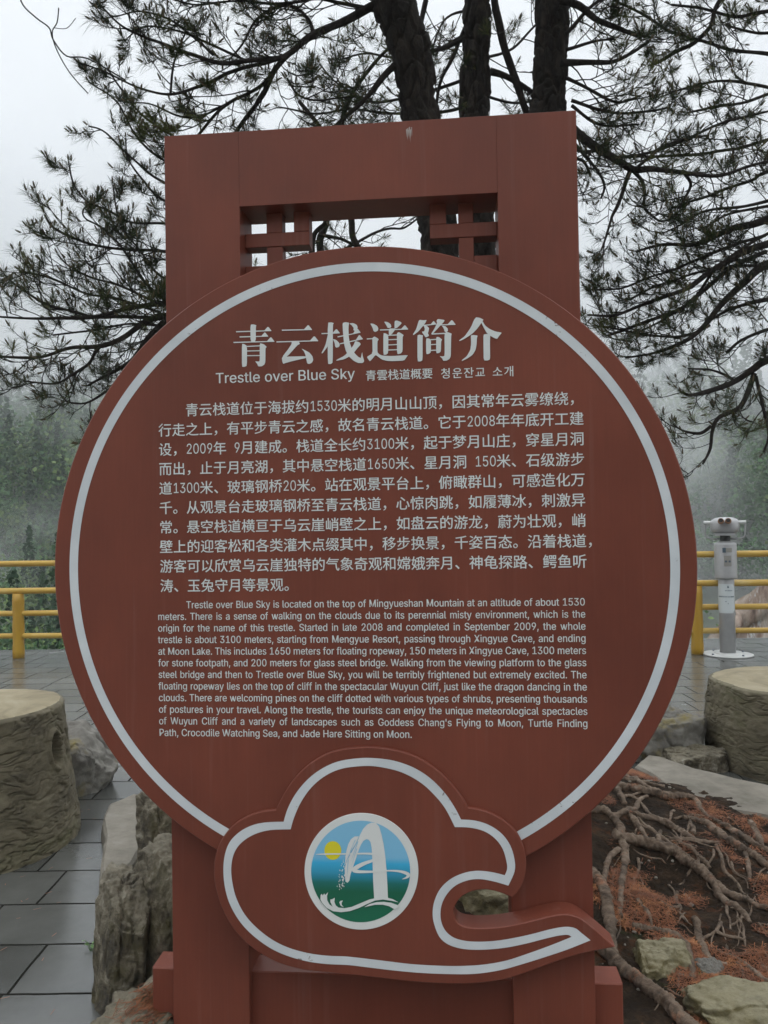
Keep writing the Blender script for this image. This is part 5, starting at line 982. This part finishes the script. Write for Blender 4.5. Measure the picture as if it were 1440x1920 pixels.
        for k_, v in enumerate(mb.v):
            a = Vector(v); c_ = q[min(k_ // 20, len(q) - 1)]; d = a - c_; A = s.base + a; dd, _ = noise.voronoi(Vector((A.x * 38, A.y * 38, A.z * 50)))
            out.append(tuple(a + d * (.2 * noise.noise(A * 30) - .13 * max(0, 1 - (dd[1] - dd[0]) / .25) + .12 * noise.noise(A * 110))))
        mb.v = out
        mb.build('root', ROOTB, s.e, smooth=True)

# the crown above the picture: limbs spreading over the sign and the path in front of it
rk = random.Random(77)
def overhead(tree, tx, ty, n, a0, a1):
    for k in range(n):
        a = R(rk.uniform(a0, a1)); z0 = rk.uniform(4.6, 6.4); ln = rk.uniform(2.6, 5.2); P = []
        for q in range(5):
            t = q / 4; x = tx + math.cos(a) * ln * t + rk.gauss(0, .1); y = ty + math.sin(a) * ln * t + rk.gauss(0, .1); z = z0 - .5 * t + .45 * t * t + rk.gauss(0, .05)
            P.append((x, y, max(z, 1.5 + .74 * max(y, 0) + .75, 3.7), .03 * (1 - .8 * t)))
        tree.limb(smooth_line(P, 7), .75, True, .5, 2.3, .12)
def ground_at(x, y): return (x, y, soil_z(x, y))
T1 = Pine('pine_tree', ground_at(.36, 3.72), 'thick leaning dark pine trunk behind the middle of the sign with limbs sweeping left')
T1.trunk([(560,-420,3.5,64),(690,-120,3.55,74),(735,0,3.6,80),(772,100,3.62,78),(787,220,3.65,74),(822,430,3.68,74),(845,700,3.7,86),(858,1100,3.71,100),(862,1420,3.72,130),(862,1600,3.72,190)])
Y = 3.62
T1.branch([(715,5,Y,18),(690,15,Y,16),(640,45,Y,14),(580,70,Y-.1,13),(545,100,Y-.1,11),(500,112,Y-.2,9),(440,115,Y-.2,8),(385,108,Y-.25,7),(330,95,Y-.3,6),(280,75,Y-.3,5),(230,50,Y-.35,4),(190,10,Y-.35,3)], 1.0, length=.7)
T1.branch([(545,100,Y,11),(515,135,Y,10),(490,180,Y,9),(460,225,Y+.05,8),(440,260,Y+.1,7)], 1.1)
T1.branch([(535,108,Y,7),(500,150,Y,7),(470,172,Y,6),(430,195,Y,6),(380,240,Y,5),(330,290,Y+.1,4)], 1.3)
T1.branch([(530,108,Y,8),(480,122,Y-.1,7),(430,138,Y-.1,7),(380,163,Y-.15,6),(320,175,Y-.2,5),(260,163,Y-.2,4),(200,138,Y-.25,3.4),(150,120,Y-.3,3)], .9, length=.55)
T1.branch([(585,62,Y,8),(578,40,Y,7),(555,15,Y,6),(520,12,Y-.05,6),(480,40,Y-.1,5),(455,80,Y-.1,4),(430,112,Y-.1,3)], 1.1)
T1.branch([(745,118,Y,12),(715,150,Y,11),(682,187,Y,9),(640,228,Y,8),(600,262,Y,7)], 1.1)
T1.branch([(700,20,Y,8),(640,5,Y,7),(580,0,Y-.1,6),(500,8,Y-.1,5),(430,2,Y-.2,4),(360,8,Y-.2,3.4),(300,-5,Y-.3,3)], 1.3)
T1.branch([(400,100,Y-.2,5),(360,70,Y-.2,4),(320,40,Y-.2,4),(260,20,Y-.25,3),(215,30,Y-.25,2.4)], .7, length=.6)
T1.branch([(320,175,Y-.2,5),(330,120,Y-.2,4),(350,60,Y-.2,3)], 1.2)
T1.branch([(470,115,Y-.1,5),(400,85,Y-.1,5),(330,60,Y-.1,4),(270,50,Y-.1,3),(235,75,Y-.15,2.4)], .8, part=False, length=.6)
T1.branch([(540,150,Y,5),(560,180,Y,4),(600,190,Y,4),(660,180,Y,3)], .9, part=False)
T1.branch([(430,195,Y,5),(380,215,Y,4),(330,215,Y,4),(280,195,Y,3),(240,190,Y,2.4)], .8, part=False, length=.6)
Y = 3.75
for b_ in ([(830,500,Y,20),(600,545,Y,16),(420,562,Y,12),(311,566,Y,11),(256,577,Y-.05,9),(200,587,Y-.1,8),(133,596,Y-.15,7),(67,600,Y-.2,5),(0,592,Y-.2,4),(-60,585,Y-.2,3)],
           [(835,560,Y,24),(600,585,Y,18),(420,588,Y,15),(311,592,Y,14),(278,602,Y,12),(233,631,Y-.05,10),(189,647,Y-.1,9),(133,653,Y-.15,7),(67,669,Y-.2,6),(0,669,Y-.2,5),(-60,664,Y-.2,4)],
           [(311,600,Y,12),(278,633,Y,10),(246,674,Y,7),(205,700,Y,6),(165,720,Y,4)],
           [(186,648,Y-.1,7),(178,660,Y-.1,6),(167,682,Y-.1,6),(133,704,Y-.15,5),(100,718,Y-.15,4),(44,716,Y-.2,3)],
           [(420,580,Y,8),(311,594,Y,7),(222,596,Y,7),(155,588,Y-.1,6),(89,569,Y-.1,5),(44,544,Y-.15,4),(8,512,Y-.15,3)],
           [(420,490,Y,6),(307,473,Y,6),(222,469,Y,5),(155,453,Y-.1,5),(104,427,Y-.15,5),(84,402,Y-.15,4)],
           [(420,440,Y,6),(309,420,Y,5),(244,415,Y,4),(200,392,Y,4),(165,378,Y-.1,3),(140,345,Y-.1,3),(130,300,Y-.1,2.4)],
           [(400,600,Y,7),(307,558,Y,6),(267,518,Y,5),(200,435,Y,4),(162,409,Y,3),(158,391,Y,3),(178,378,Y,2.4)],
           [(300,660,Y,8),(250,690,Y,6),(210,725,Y,5),(165,752,Y,4),(130,752,Y-.1,3.4),(112,736,Y-.1,3)],
           [(420,340,Y,6),(312,302,Y,5),(260,262,Y,4),(215,192,Y,3.4),(165,152,Y,3)],
           [(420,385,Y,6),(312,345,Y,5),(250,300,Y,4),(200,252,Y,3.4),(168,238,Y,3)],
           [(440,320,Y,6),(330,260,Y,5),(250,200,Y,4),(205,130,Y,3)],
           [(400,540,Y,5),(311,520,Y,5),(260,470,Y,4),(225,420,Y,3),(210,350,Y,3)],
           [(311,575,Y,5),(240,540,Y,5),(175,520,Y,4),(130,500,Y-.1,3),(110,480,Y-.1,3)],
           [(300,585,Y,5),(215,560,Y,5),(150,545,Y,4),(90,520,Y-.1,4),(40,505,Y-.1,3)],
           [(400,620,Y,5),(311,612,Y,5),(240,610,Y,4),(170,620,Y,4),(100,630,Y-.1,3)],
           [(420,420,Y,5),(311,380,Y,5),(270,340,Y,4),(240,300,Y,3),(235,260,Y,3)]):
    T1.branch(b_, (1.3 if b_[0][3] < 15 else 1.2) * (.65 if b_[-1][1] < 320 else 1), updir=.75, start=.0 if b_[0][0] < 450 else .35, length=.5 if b_[-1][1] < 380 else 1.05)
T1.tw.tube([T1.loc(at(*q)) for q in [tuple(p) for p in smooth_line([(235,150,3.35),(165,110,3.32),(125,105,3.3),(100,75,3.3),(92,52,3.3),(70,35,3.3),(45,12,3.3),(35,-10,3.3)], 5)]], .0032, 5)
T1.tw.tube([T1.loc(at(*q)) for q in [tuple(p) for p in smooth_line([(165,175,3.3),(130,135,3.3),(105,90,3.3),(98,60,3.3),(107,42,3.3),(110,15,3.3)], 5)]], .0026, 5)
T1.tw.tube([T1.loc(at(*q)) for q in [tuple(p) for p in smooth_line([(100,52,3.3),(125,53,3.3),(142,34,3.3)], 4)]], .0016, 5)
overhead(T1, -.3, 3.6, 15, -175, -75); T1.finish()

T2 = Pine('pine_tree', ground_at(.52, 4.05), 'slender middle pine trunk rising behind the top of the sign')
T2.trunk([(905,-420,4.1,44),(898,-150,4.08,48),(894,0,4.06,54),(893,100,4.06,54),(890,220,4.05,62),(902,430,4.05,54),(905,700,4.05,66),(905,1100,4.05,90),(905,1560,4.05,150)])
Y = 4.35
T2.branch([(905,560,Y,20),(720,520,Y,16),(665,455,Y,13),(658,415,Y,12),(652,360,Y,11),(640,290,Y,10),(650,200,Y,9),(700,120,Y,7),(760,60,Y,5)], .5, start=.35)
T2.branch([(905,600,Y+.1,20),(640,540,Y+.1,17),(602,460,Y+.1,14),(612,420,Y+.1,13),(625,360,Y+.1,11),(610,260,Y+.1,9),(560,190,Y+.1,7)], .5, start=.35)
T2.branch([(600,440,Y,7),(640,447,Y,6),(680,470,Y,5)], .5, part=False); T2.branch([(612,418,Y,6),(592,440,Y,9),(585,480,Y,12)], .3)
T2.branch([(925,-30,Y-.3,14),(938,60,Y-.3,15),(955,120,Y-.3,15),(975,170,Y-.3,14),(990,225,Y-.3,13)], .4)
T2.branch([(918,135,Y-.3,14),(950,145,Y-.3,11),(990,165,Y-.3,9),(1010,180,Y-.3,7)], .5)
T2.branch([(870,70,Y-.3,10),(840,85,Y-.3,9),(800,95,Y-.3,8)], .6); T2.branch([(875,40,Y-.3,8),(845,110,Y-.3,7),(822,160,Y-.3,6),(815,230,Y-.3,5)], .6)
T2.branch([(800,0,Y-.2,10),(790,50,Y-.2,9),(775,80,Y-.2,8)], .4); T2.branch([(640,470,Y+.3,6),(720,430,Y+.3,5),(760,425,Y+.3,4),(790,400,Y+.3,3)], .7, part=False)
for b_ in ([(860,150,Y,7),(780,180,Y,6),(700,190,Y,5),(640,160,Y,4),(600,120,Y,3)], [(870,200,Y,7),(820,210,Y,6),(740,215,Y,5),(660,205,Y,4),(590,215,Y,4),(520,200,Y,3)], [(880,60,Y,7),(780,110,Y,5),(690,100,Y,4),(640,110,Y,3)],
           [(900,110,Y,6),(960,90,Y,5),(1010,40,Y,4),(1050,10,Y,3)], [(900,180,Y,6),(960,195,Y,5),(1030,190,Y,4)], [(880,20,Y,6),(830,40,Y,4),(800,140,Y,4)]): T2.branch(b_, 1.15, part=False)
overhead(T2, .45, 4.1, 9, -125, -55); T2.finish()

T3 = Pine('pine_tree', ground_at(.86, 3.98), 'straight dark pine trunk above the upper right corner of the sign with spreading roots')
T3.trunk([(1050,-420,4.0,50),(1040,-150,4.0,58),(1036,0,4.0,66),(1032,110,4.0,64),(1028,210,4.0,70),(1030,430,4.0,74),(1032,800,4.0,86),(1032,1200,4.0,110),(1032,1560,3.98,190)])
Y = 3.85
for b_ in ([(1040,215,Y,22),(1085,255,Y,18),(1130,285,Y,16),(1183,318,Y-.05,14),(1222,319,Y-.1,11),(1255,322,Y-.1,9),(1300,326,Y-.15,8),(1345,329,Y-.15,7),(1390,318,Y-.15,6),(1440,304,Y-.2,5),(1500,290,Y-.2,4)],
           [(1183,322,Y-.05,9),(1172,350,Y-.05,8),(1160,385,Y-.1,7),(1148,410,Y-.1,5),(1138,445,Y-.1,4),(1128,470,Y-.1,3)],
           [(1188,322,Y,8),(1205,340,Y,7),(1210,360,Y,6),(1207,385,Y,6),(1218,402,Y,5),(1238,416,Y,4),(1258,410,Y,3)],
           [(1195,318,Y-.1,6),(1215,300,Y-.1,6),(1232,282,Y-.1,6),(1270,266,Y-.1,5),(1330,255,Y-.1,4)],
           [(1150,300,Y,6),(1200,290,Y,6),(1260,272,Y,5),(1330,240,Y,5),(1390,222,Y,5),(1440,210,Y,4),(1500,200,Y,4)],
           [(1285,328,Y-.1,6),(1295,345,Y-.1,6),(1285,370,Y-.1,5),(1272,390,Y-.1,4)],
           [(1050,115,Y,16),(1085,116,Y,11),(1120,118,Y,9),(1150,115,Y,8),(1185,100,Y,7),(1215,80,Y,5)],
           [(1050,0,Y,16),(1085,10,Y,13),(1120,40,Y,11),(1160,55,Y,9),(1200,70,Y,6)],
           [(1062,145,Y,7),(1110,170,Y,6),(1160,190,Y,5),(1200,180,Y,4)],
           [(1060,250,Y,8),(1110,310,Y,6),(1130,345,Y,5),(1125,370,Y,4)], [(1060,60,Y,8),(1120,5,Y,6),(1180,-10,Y,5)],
           [(1070,200,Y,7),(1110,230,Y,6),(1150,240,Y,5),(1200,235,Y,4)], [(1070,190,Y,7),(1120,205,Y,6),(1180,215,Y,5),(1250,200,Y,4)],
           [(1060,90,Y,7),(1110,80,Y,5),(1150,75,Y,4)], [(1060,300,Y,7),(1090,300,Y,6),(1105,330,Y,5)], [(1060,270,Y,7),(1095,285,Y,6),(1135,270,Y,5)]):
    T3.branch(b_, 1.1, updir=.6, length=1.05)
ROOTS = [[(1100,1522,14),(1119,1526,14),(1142,1530,14),(1161,1551,15),(1167,1579,14),(1173,1612,14),(1168,1636,13),(1165,1664,12),(1163,1706,11),(1168,1730,9)],
 [(1140,1532,12),(1171,1524,11),(1199,1507,9),(1215,1497,6)],
 [(1150,1570,20),(1178,1579,20),(1218,1589,22),(1260,1601,22),(1279,1615,21),(1305,1631,20),(1327,1650,19),(1345,1675,15),(1365,1696,13),(1395,1718,11),(1409,1734,7)],
 [(1325,1648,14),(1345,1664,14),(1379,1682,13),(1407,1694,12),(1440,1708,11),(1475,1722,9)],
 [(1190,1533,12),(1204,1536,13),(1242,1544,13),(1265,1558,13),(1289,1570,12),(1305,1577,9)],
 [(1280,1537,11),(1296,1539,13),(1324,1549,14),(1355,1572,15),(1383,1591,15),(1405,1603,14),(1440,1629,14),(1480,1655,12)],
 [(1196,1537,8),(1232,1565,8),(1261,1589,8),(1282,1606,8)],
 [(1140,1474,16),(1166,1479,16),(1199,1485,16),(1232,1492,16),(1256,1499,16),(1289,1498,13),(1305,1506,11),(1317,1525,9),(1331,1539,6)],
 [(1150,1448,9),(1178,1459,9),(1206,1473,9),(1232,1487,8)], [(1160,1462,7),(1190,1466,7),(1220,1471,7),(1246,1477,5)],
 [(1170,1495,6),(1184,1497,7),(1201,1504,7),(1213,1525,7),(1223,1537,5)], [(1258,1577,7),(1301,1577,8),(1350,1582,7)],
 [(1398,1600,9),(1405,1631,8),(1404,1657,6)], [(1343,1586,7),(1350,1612,7),(1362,1641,7),(1379,1657,6),(1400,1680,5)],
 [(1110,1640,20),(1121,1659,20),(1135,1682,21),(1142,1716,21),(1145,1760,20),(1150,1800,18)],
 [(1125,1780,22),(1161,1815,24),(1190,1838,25),(1218,1864,25),(1251,1888,25),(1284,1919,25),(1320,1955,24)],
 [(1197,1690,9),(1213,1716,9),(1221,1742,9)], [(1185,1744,13),(1200,1746,14),(1230,1749,14),(1265,1760,15),(1289,1784,15),(1297,1822,14),(1297,1840,12)],
 [(1300,1726,12),(1303,1734,13),(1310,1763,13),(1324,1793,12),(1338,1808,11),(1366,1816,10)], [(1345,1789,9),(1383,1805,11),(1414,1827,11),(1440,1843,10),(1480,1866,9)],
 [(1405,1545,12),(1413,1556,13),(1420,1568,13),(1424,1588,11)], [(1335,1541,10),(1348,1546,12),(1383,1565,13),(1414,1587,14),(1440,1601,14),(1480,1618,13)],
 [(1128,1660,9),(1135,1636,10),(1142,1612,10),(1159,1598,9)], [(1183,1533,9),(1190,1541,12),(1201,1556,11),(1214,1578,6)], [(1157,1482,11),(1165,1495,12),(1172,1512,9)],
 [(1240,1560,6),(1236,1580,10),(1233,1590,9)], [(1278,1585,6),(1300,1600,9),(1322,1618,9),(1334,1632,7)], [(1340,1752,7),(1370,1758,7),(1400,1764,5)], [(1292,1538,5),(1294,1550,8),(1300,1566,9)]]
for r_ in ROOTS: T3.root(r_)
rr = random.Random(41)
for k in range(95):      # the small roots and rootlets woven between the big ones
    x, y = rr.uniform(1120, 1440), rr.uniform(1480, 1880); a = rr.choice((rr.gauss(.5, .35), rr.gauss(.5, .35), rr.gauss(1.5, .3))); P = []; w = rr.uniform(3, 6.5); ok = True
    if y < 1470 + (x - 1180) * .36 + 12 or (x < 1200 and y > 1740): continue
    for q in range(rr.randint(4, 6)):
        if y < 1465 + (x - 1180) * .3 or x > 1470 or x < 1115 or y > 1900: break
        P.append((x, y, w * (1 - .12 * q))); a += rr.gauss(0, .38); st = rr.uniform(16, 30); x += math.cos(a) * st; y += math.sin(a) * st * .8
    if len(P) > 2: T3.root(P)
overhead(T3, .9, 4.0, 13, -110, -10); T3.finish()

T4 = Pine('pine_tree', (3.35, 4.7, -.02), 'pine beyond the right edge whose drooping limbs reach in over the binoculars')
T4.trunk([(1560,-500,4.5,80),(1640,-100,4.55,90),(1700,300,4.6,100),(1730,700,4.65,110),(1745,1200,4.7,130),(1748,1445,4.7,190)])
Y = 4.15
for b_ in ([(1690,300,4.4,22),(1560,350,4.3,18),(1440,410,Y,15),(1380,427,Y,12),(1305,455,Y-.05,9),(1242,457,Y-.1,6),(1190,470,Y-.1,4)],
           [(1690,380,4.4,22),(1560,420,4.3,18),(1440,457,Y,14),(1380,482,Y,12),(1305,530,Y-.05,10),(1255,555,Y-.1,8),(1200,572,Y-.1,6),(1150,590,Y-.1,5),(1100,592,Y-.1,4)],
           [(1440,470,Y,8),(1370,505,Y,8),(1320,545,Y,8),(1270,580,Y,7),(1200,605,Y,6),(1140,630,Y,4)],
           [(1710,420,4.5,24),(1560,460,4.3,20),(1440,495,Y,17),(1392,532,Y,14),(1362,560,Y,12),(1310,620,Y-.05,9),(1262,652,Y-.1,7),(1220,664,Y-.1,5),(1175,668,Y-.1,4)],
           [(1600,520,4.3,14),(1440,560,Y,9),(1405,568,Y,8),(1370,580,Y,6),(1335,600,Y,4)],
           [(1720,600,4.5,24),(1560,630,4.3,20),(1440,675,Y,15),(1410,692,Y,13),(1375,714,Y,11),(1330,735,Y-.05,9),(1295,742,Y-.1,6),(1270,730,Y-.1,4)],
           [(1412,700,Y,11),(1402,735,Y,10),(1385,765,Y,9),(1350,785,Y-.05,8),(1338,810,Y-.05,7),(1333,845,Y-.05,6),(1318,872,Y-.05,4)],
           [(1335,800,Y,7),(1310,815,Y,6),(1280,810,Y,4),(1262,795,Y,3)], [(1415,705,Y,7),(1430,760,Y,6),(1440,810,Y,5),(1430,850,Y,4)], [(1380,715,Y,6),(1360,700,Y,5),(1330,690,Y,4),(1290,690,Y,3)],
           [(1600,220,4.3,10),(1440,260,Y,7),(1375,280,Y,6),(1305,290,Y,6),(1225,292,Y,5),(1155,300,Y,4)],
           [(1600,270,4.3,10),(1440,322,Y,7),(1405,340,Y,6),(1317,372,Y,5),(1270,390,Y,4)], [(1500,360,Y,7),(1400,385,Y,6),(1330,395,Y,5),(1280,420,Y,4),(1240,435,Y,3)],
           [(1680,-20,4.4,20),(1500,-30,Y,14),(1365,-10,Y,9),(1330,50,Y,8),(1300,82,Y,8),(1270,96,Y,8),(1240,115,Y,7),(1215,123,Y,4)],
           [(1500,120,Y,9),(1440,100,Y,7),(1370,92,Y,6),(1270,63,Y,5),(1195,25,Y,5),(1150,0,Y,4)], [(1600,10,Y,9),(1440,20,Y,7),(1380,30,Y,6),(1320,15,Y,5),(1260,10,Y,4)],
           [(1500,180,Y,7),(1420,160,Y,6),(1350,150,Y,5),(1290,165,Y,4),(1240,180,Y,3)], [(1500,150,Y,7),(1420,185,Y,6),(1340,200,Y,5),(1290,215,Y,4)], [(1500,60,Y,6),(1420,60,Y,5),(1360,45,Y,4)],
           [(1500,600,Y,8),(1440,620,Y,7),(1390,640,Y,5),(1360,660,Y,4)], [(1440,440,Y,6),(1350,470,Y,6),(1280,500,Y,5),(1220,520,Y,4),(1160,540,Y,4),(1110,545,Y,3)],
           [(1500,500,Y,6),(1400,500,Y,6),(1320,510,Y,5),(1250,530,Y,4),(1180,560,Y,4)], [(1440,385,Y,6),(1370,400,Y,5),(1320,430,Y,4)],
           [(1500,410,Y,6),(1420,450,Y,6),(1350,500,Y,6),(1300,560,Y,5),(1240,600,Y,4),(1190,625,Y,3)], [(1330,610,Y,5),(1280,630,Y,5),(1230,630,Y,4),(1160,615,Y,4),(1120,612,Y,3)]):
    T4.branch(b_, 1.1, updir=.7, length=1.05, start=.0 if b_[0][0] < 1480 else .25)
T4.finish()

# ================================================================== litter, gravel, weeds
rs = random.Random(12); v_ = []; f_ = []
def litter(p, a, ln, tilt):
    d = Vector((math.cos(a), math.sin(a), tilt)) * ln * .5; c = Vector((-math.sin(a), math.cos(a), 0)) * .0009; i = len(v_)
    v_.extend([tuple(p - d - c), tuple(p + d - c), tuple(p + d + c), tuple(p - d + c)]); f_.append((i, i + 1, i + 2, i + 3))
k = 0
while k < 24000:
    x, y = rs.uniform(.25, 2.1), rs.uniform(2.1, 4.75)
    m_ = noise.noise(Vector((x * 2.6, y * 2.6, 5))) + .5 * noise.noise(Vector((x * 8, y * 8, 2))) + .16 * (x - 1.0)
    if m_ < .1 + .3 * rs.random() or math.hypot(x - BC[0], y - BC[1]) > 1.66: continue
    litter(Vector((x, y, soil_z(x, y) + rs.uniform(.003, .014))), rs.uniform(0, 6.3), rs.uniform(.014, .036), rs.uniform(-.35, .35)); k += 1
from mathutils.bvhtree import BVHTree
bv = BVHTree.FromPolygons([v.co + low_rock.location for v in low_rock.data.vertices], [tuple(p.vertices) for p in low_rock.data.polygons])
for k in range(420):
    x, y = rs.gauss(-.70, .035), rs.gauss(2.27, .05); h = bv.ray_cast(Vector((x, y, 1)), Vector((0, 0, -1)))
    if h[0] and h[1].z > .3: litter(h[0] + Vector((0, 0, .004)), rs.gauss(.9, .5), rs.uniform(.016, .04), rs.uniform(-.3, .3))
for k in range(60):      # a few blown onto the paving
    x, y = rs.uniform(-1.9, -.9), rs.uniform(2.3, 4.2); litter(Vector((x, y, .004)), rs.uniform(0, 6.3), rs.uniform(.014, .03), 0)
LIT = noisy('fallen_needles', [(0.3, (0.09, 0.032, 0.015)), (0.52, (0.23, 0.077, 0.027)), (0.8, (0.46, 0.2, 0.07))], 14, rough=.7, bs=.05)
mb = MB(); mb.v = v_; mb.f = f_; tag(mb.build('fallen_needles', LIT), 'orange fallen pine needles scattered over the bed', kind='stuff')
mb = MB()
bmi = bmesh.new(); bmesh.ops.create_icosphere(bmi, subdivisions=2, radius=1.0); IV = [v.co.copy() for v in bmi.verts]; IF = [tuple(v.index for v in q.verts) for q in bmi.faces]; bmi.free()
for k in range(420):
    x, y = rs.uniform(.4, 2.05), rs.uniform(2.1, 4.6)
    if math.hypot(x - BC[0], y - BC[1]) > 1.66 or noise.noise(Vector((x * 3, y * 3, 15))) < -.05: continue
    s_ = rs.uniform(.0022, .0075) * (2.0 if rs.random() < .06 else 1); q = Vector((x, y, soil_z(x, y) + s_ * .3)); sc3 = (rs.uniform(.7, 1.4), rs.uniform(.7, 1.3), rs.uniform(.5, .9)); o_ = rs.uniform(0, 50)
    mb.add([q + Vector((v.x * sc3[0], v.y * sc3[1], v.z * sc3[2])) * s_ * (1 + .35 * noise.noise(v * 1.3 + Vector((o_, 0, 0)))) for v in IV], IF)
tag(mb.build('gravel', noisy('pale_gravel', [(0.3, (0.09, 0.075, 0.055)), (0.7, (0.3, 0.27, 0.23))], 20, bs=.2)), 'pale grit and pebbles scattered over the soil', kind='stuff')
def weed(px, py, zz_, label, seed, n=9, size=.035):
    p = gp(px, py, zz_); e = empty('weed', tuple(p)); tag(e, label, 'plant', 'small weeds'); r = random.Random(seed); mb = MB(); st = MB()
    for k in range(n):
        a = r.uniform(0, 6.28); t = r.uniform(.2, .9); c = Vector((math.cos(a) * t, math.sin(a) * t, r.uniform(.3, 1.1))) * size; d = Vector((math.cos(a), math.sin(a), r.uniform(-.3, .4))).normalized(); w = d.cross(Vector((0, 0, 1))).normalized(); L = size * r.uniform(.5, .9)
        st.tube([(0, 0, -.01), c * .6, c], [.0012, .001, .0008], 4, cap=False)
        mb.add([c, c + d * L * .45 + w * L * .3, c + d * L * .45 + Vector((0, 0, -.1 * L)), c + d * L * .45 - w * L * .3, c + d * L], [(0, 2, 1), (0, 3, 2), (1, 2, 4), (2, 3, 4)])
    lm = plain('weed_leaf', (0.07, 0.16, 0.03), .5, var=.3, vs=30); mb.build('leaves', lm, e); st.build('stem', lm, e)
weed(170, 1782, .0, 'small green weed growing between the paving and the tall dark boulder', 1)
weed(1308, 1826, .045, 'tiny green sprout between the two olive rocks', 2, 6, .022)
weed(1150, 1838, .02, 'tiny weed at the foot of the sign base on the right', 5, 5, .02)

# ================================================================== mist
mb = MB(); mb.box((-170, 15, -9), (170, 250, 46))
wm = bpy.data.materials.new('drifting_mist'); wm.use_nodes = True; t = wm.node_tree; t.nodes.clear()
out = t.nodes.new('ShaderNodeOutputMaterial'); pv = t.nodes.new('ShaderNodeVolumePrincipled'); t.links.new(pv.outputs[0], out.inputs['Volume'])
pv.inputs['Color'].default_value = (0.97, 0.98, 1, 1)
n1 = N(t, 'ShaderNodeTexNoise', Scale=1.0, Detail=4.0, Roughness=0.55); t.links.new(coords(t, (.04, .025, .06), rot=(0, R(24), 0), loc=(0.2, 5, 2.2)), n1.inputs['Vector'])
mr = N(t, 'ShaderNodeMapRange'); t.links.new(n1.outputs['Fac'], mr.inputs[0]); mr.inputs[1].default_value = .53; mr.inputs[2].default_value = .68; mr.inputs[3].default_value = 0; mr.inputs[4].default_value = .06
gz = N(t, 'ShaderNodeSeparateXYZ'); t.links.new(coords(t), gz.inputs[0]); hz2 = N(t, 'ShaderNodeMapRange'); hz2.interpolation_type = 'SMOOTHSTEP'; t.links.new(gz.outputs['Z'], hz2.inputs[0])
hz2.inputs[1].default_value = 8; hz2.inputs[2].default_value = 27; hz2.inputs[3].default_value = 0; hz2.inputs[4].default_value = .028     # the cloud base hangs on the upper slope
av = N(t, 'ShaderNodeMath', operation='ADD'); t.links.new(mr.outputs[0], av.inputs[0]); t.links.new(hz2.outputs[0], av.inputs[1])
t.links.new(av.outputs[0], pv.inputs['Density'])
tag(mb.build('mist_bank', wm), 'drifting white wisps of mist in front of the wooded slope', kind='stuff')
mb = MB(); mb.box((-330, -60, -16), (330, 330, 74))
hz_m = bpy.data.materials.new('mist'); hz_m.use_nodes = True; t = hz_m.node_tree; t.nodes.clear()
out = t.nodes.new('ShaderNodeOutputMaterial'); pv = t.nodes.new('ShaderNodeVolumePrincipled')
pv.inputs['Color'].default_value = (0.97, 0.98, 1, 1); pv.inputs['Density'].default_value = 0.0015; pv.inputs['Anisotropy'].default_value = 0.1
t.links.new(pv.outputs[0], out.inputs['Volume'])
tag(mb.build('haze', hz_m), 'pale mountain mist', kind='stuff')
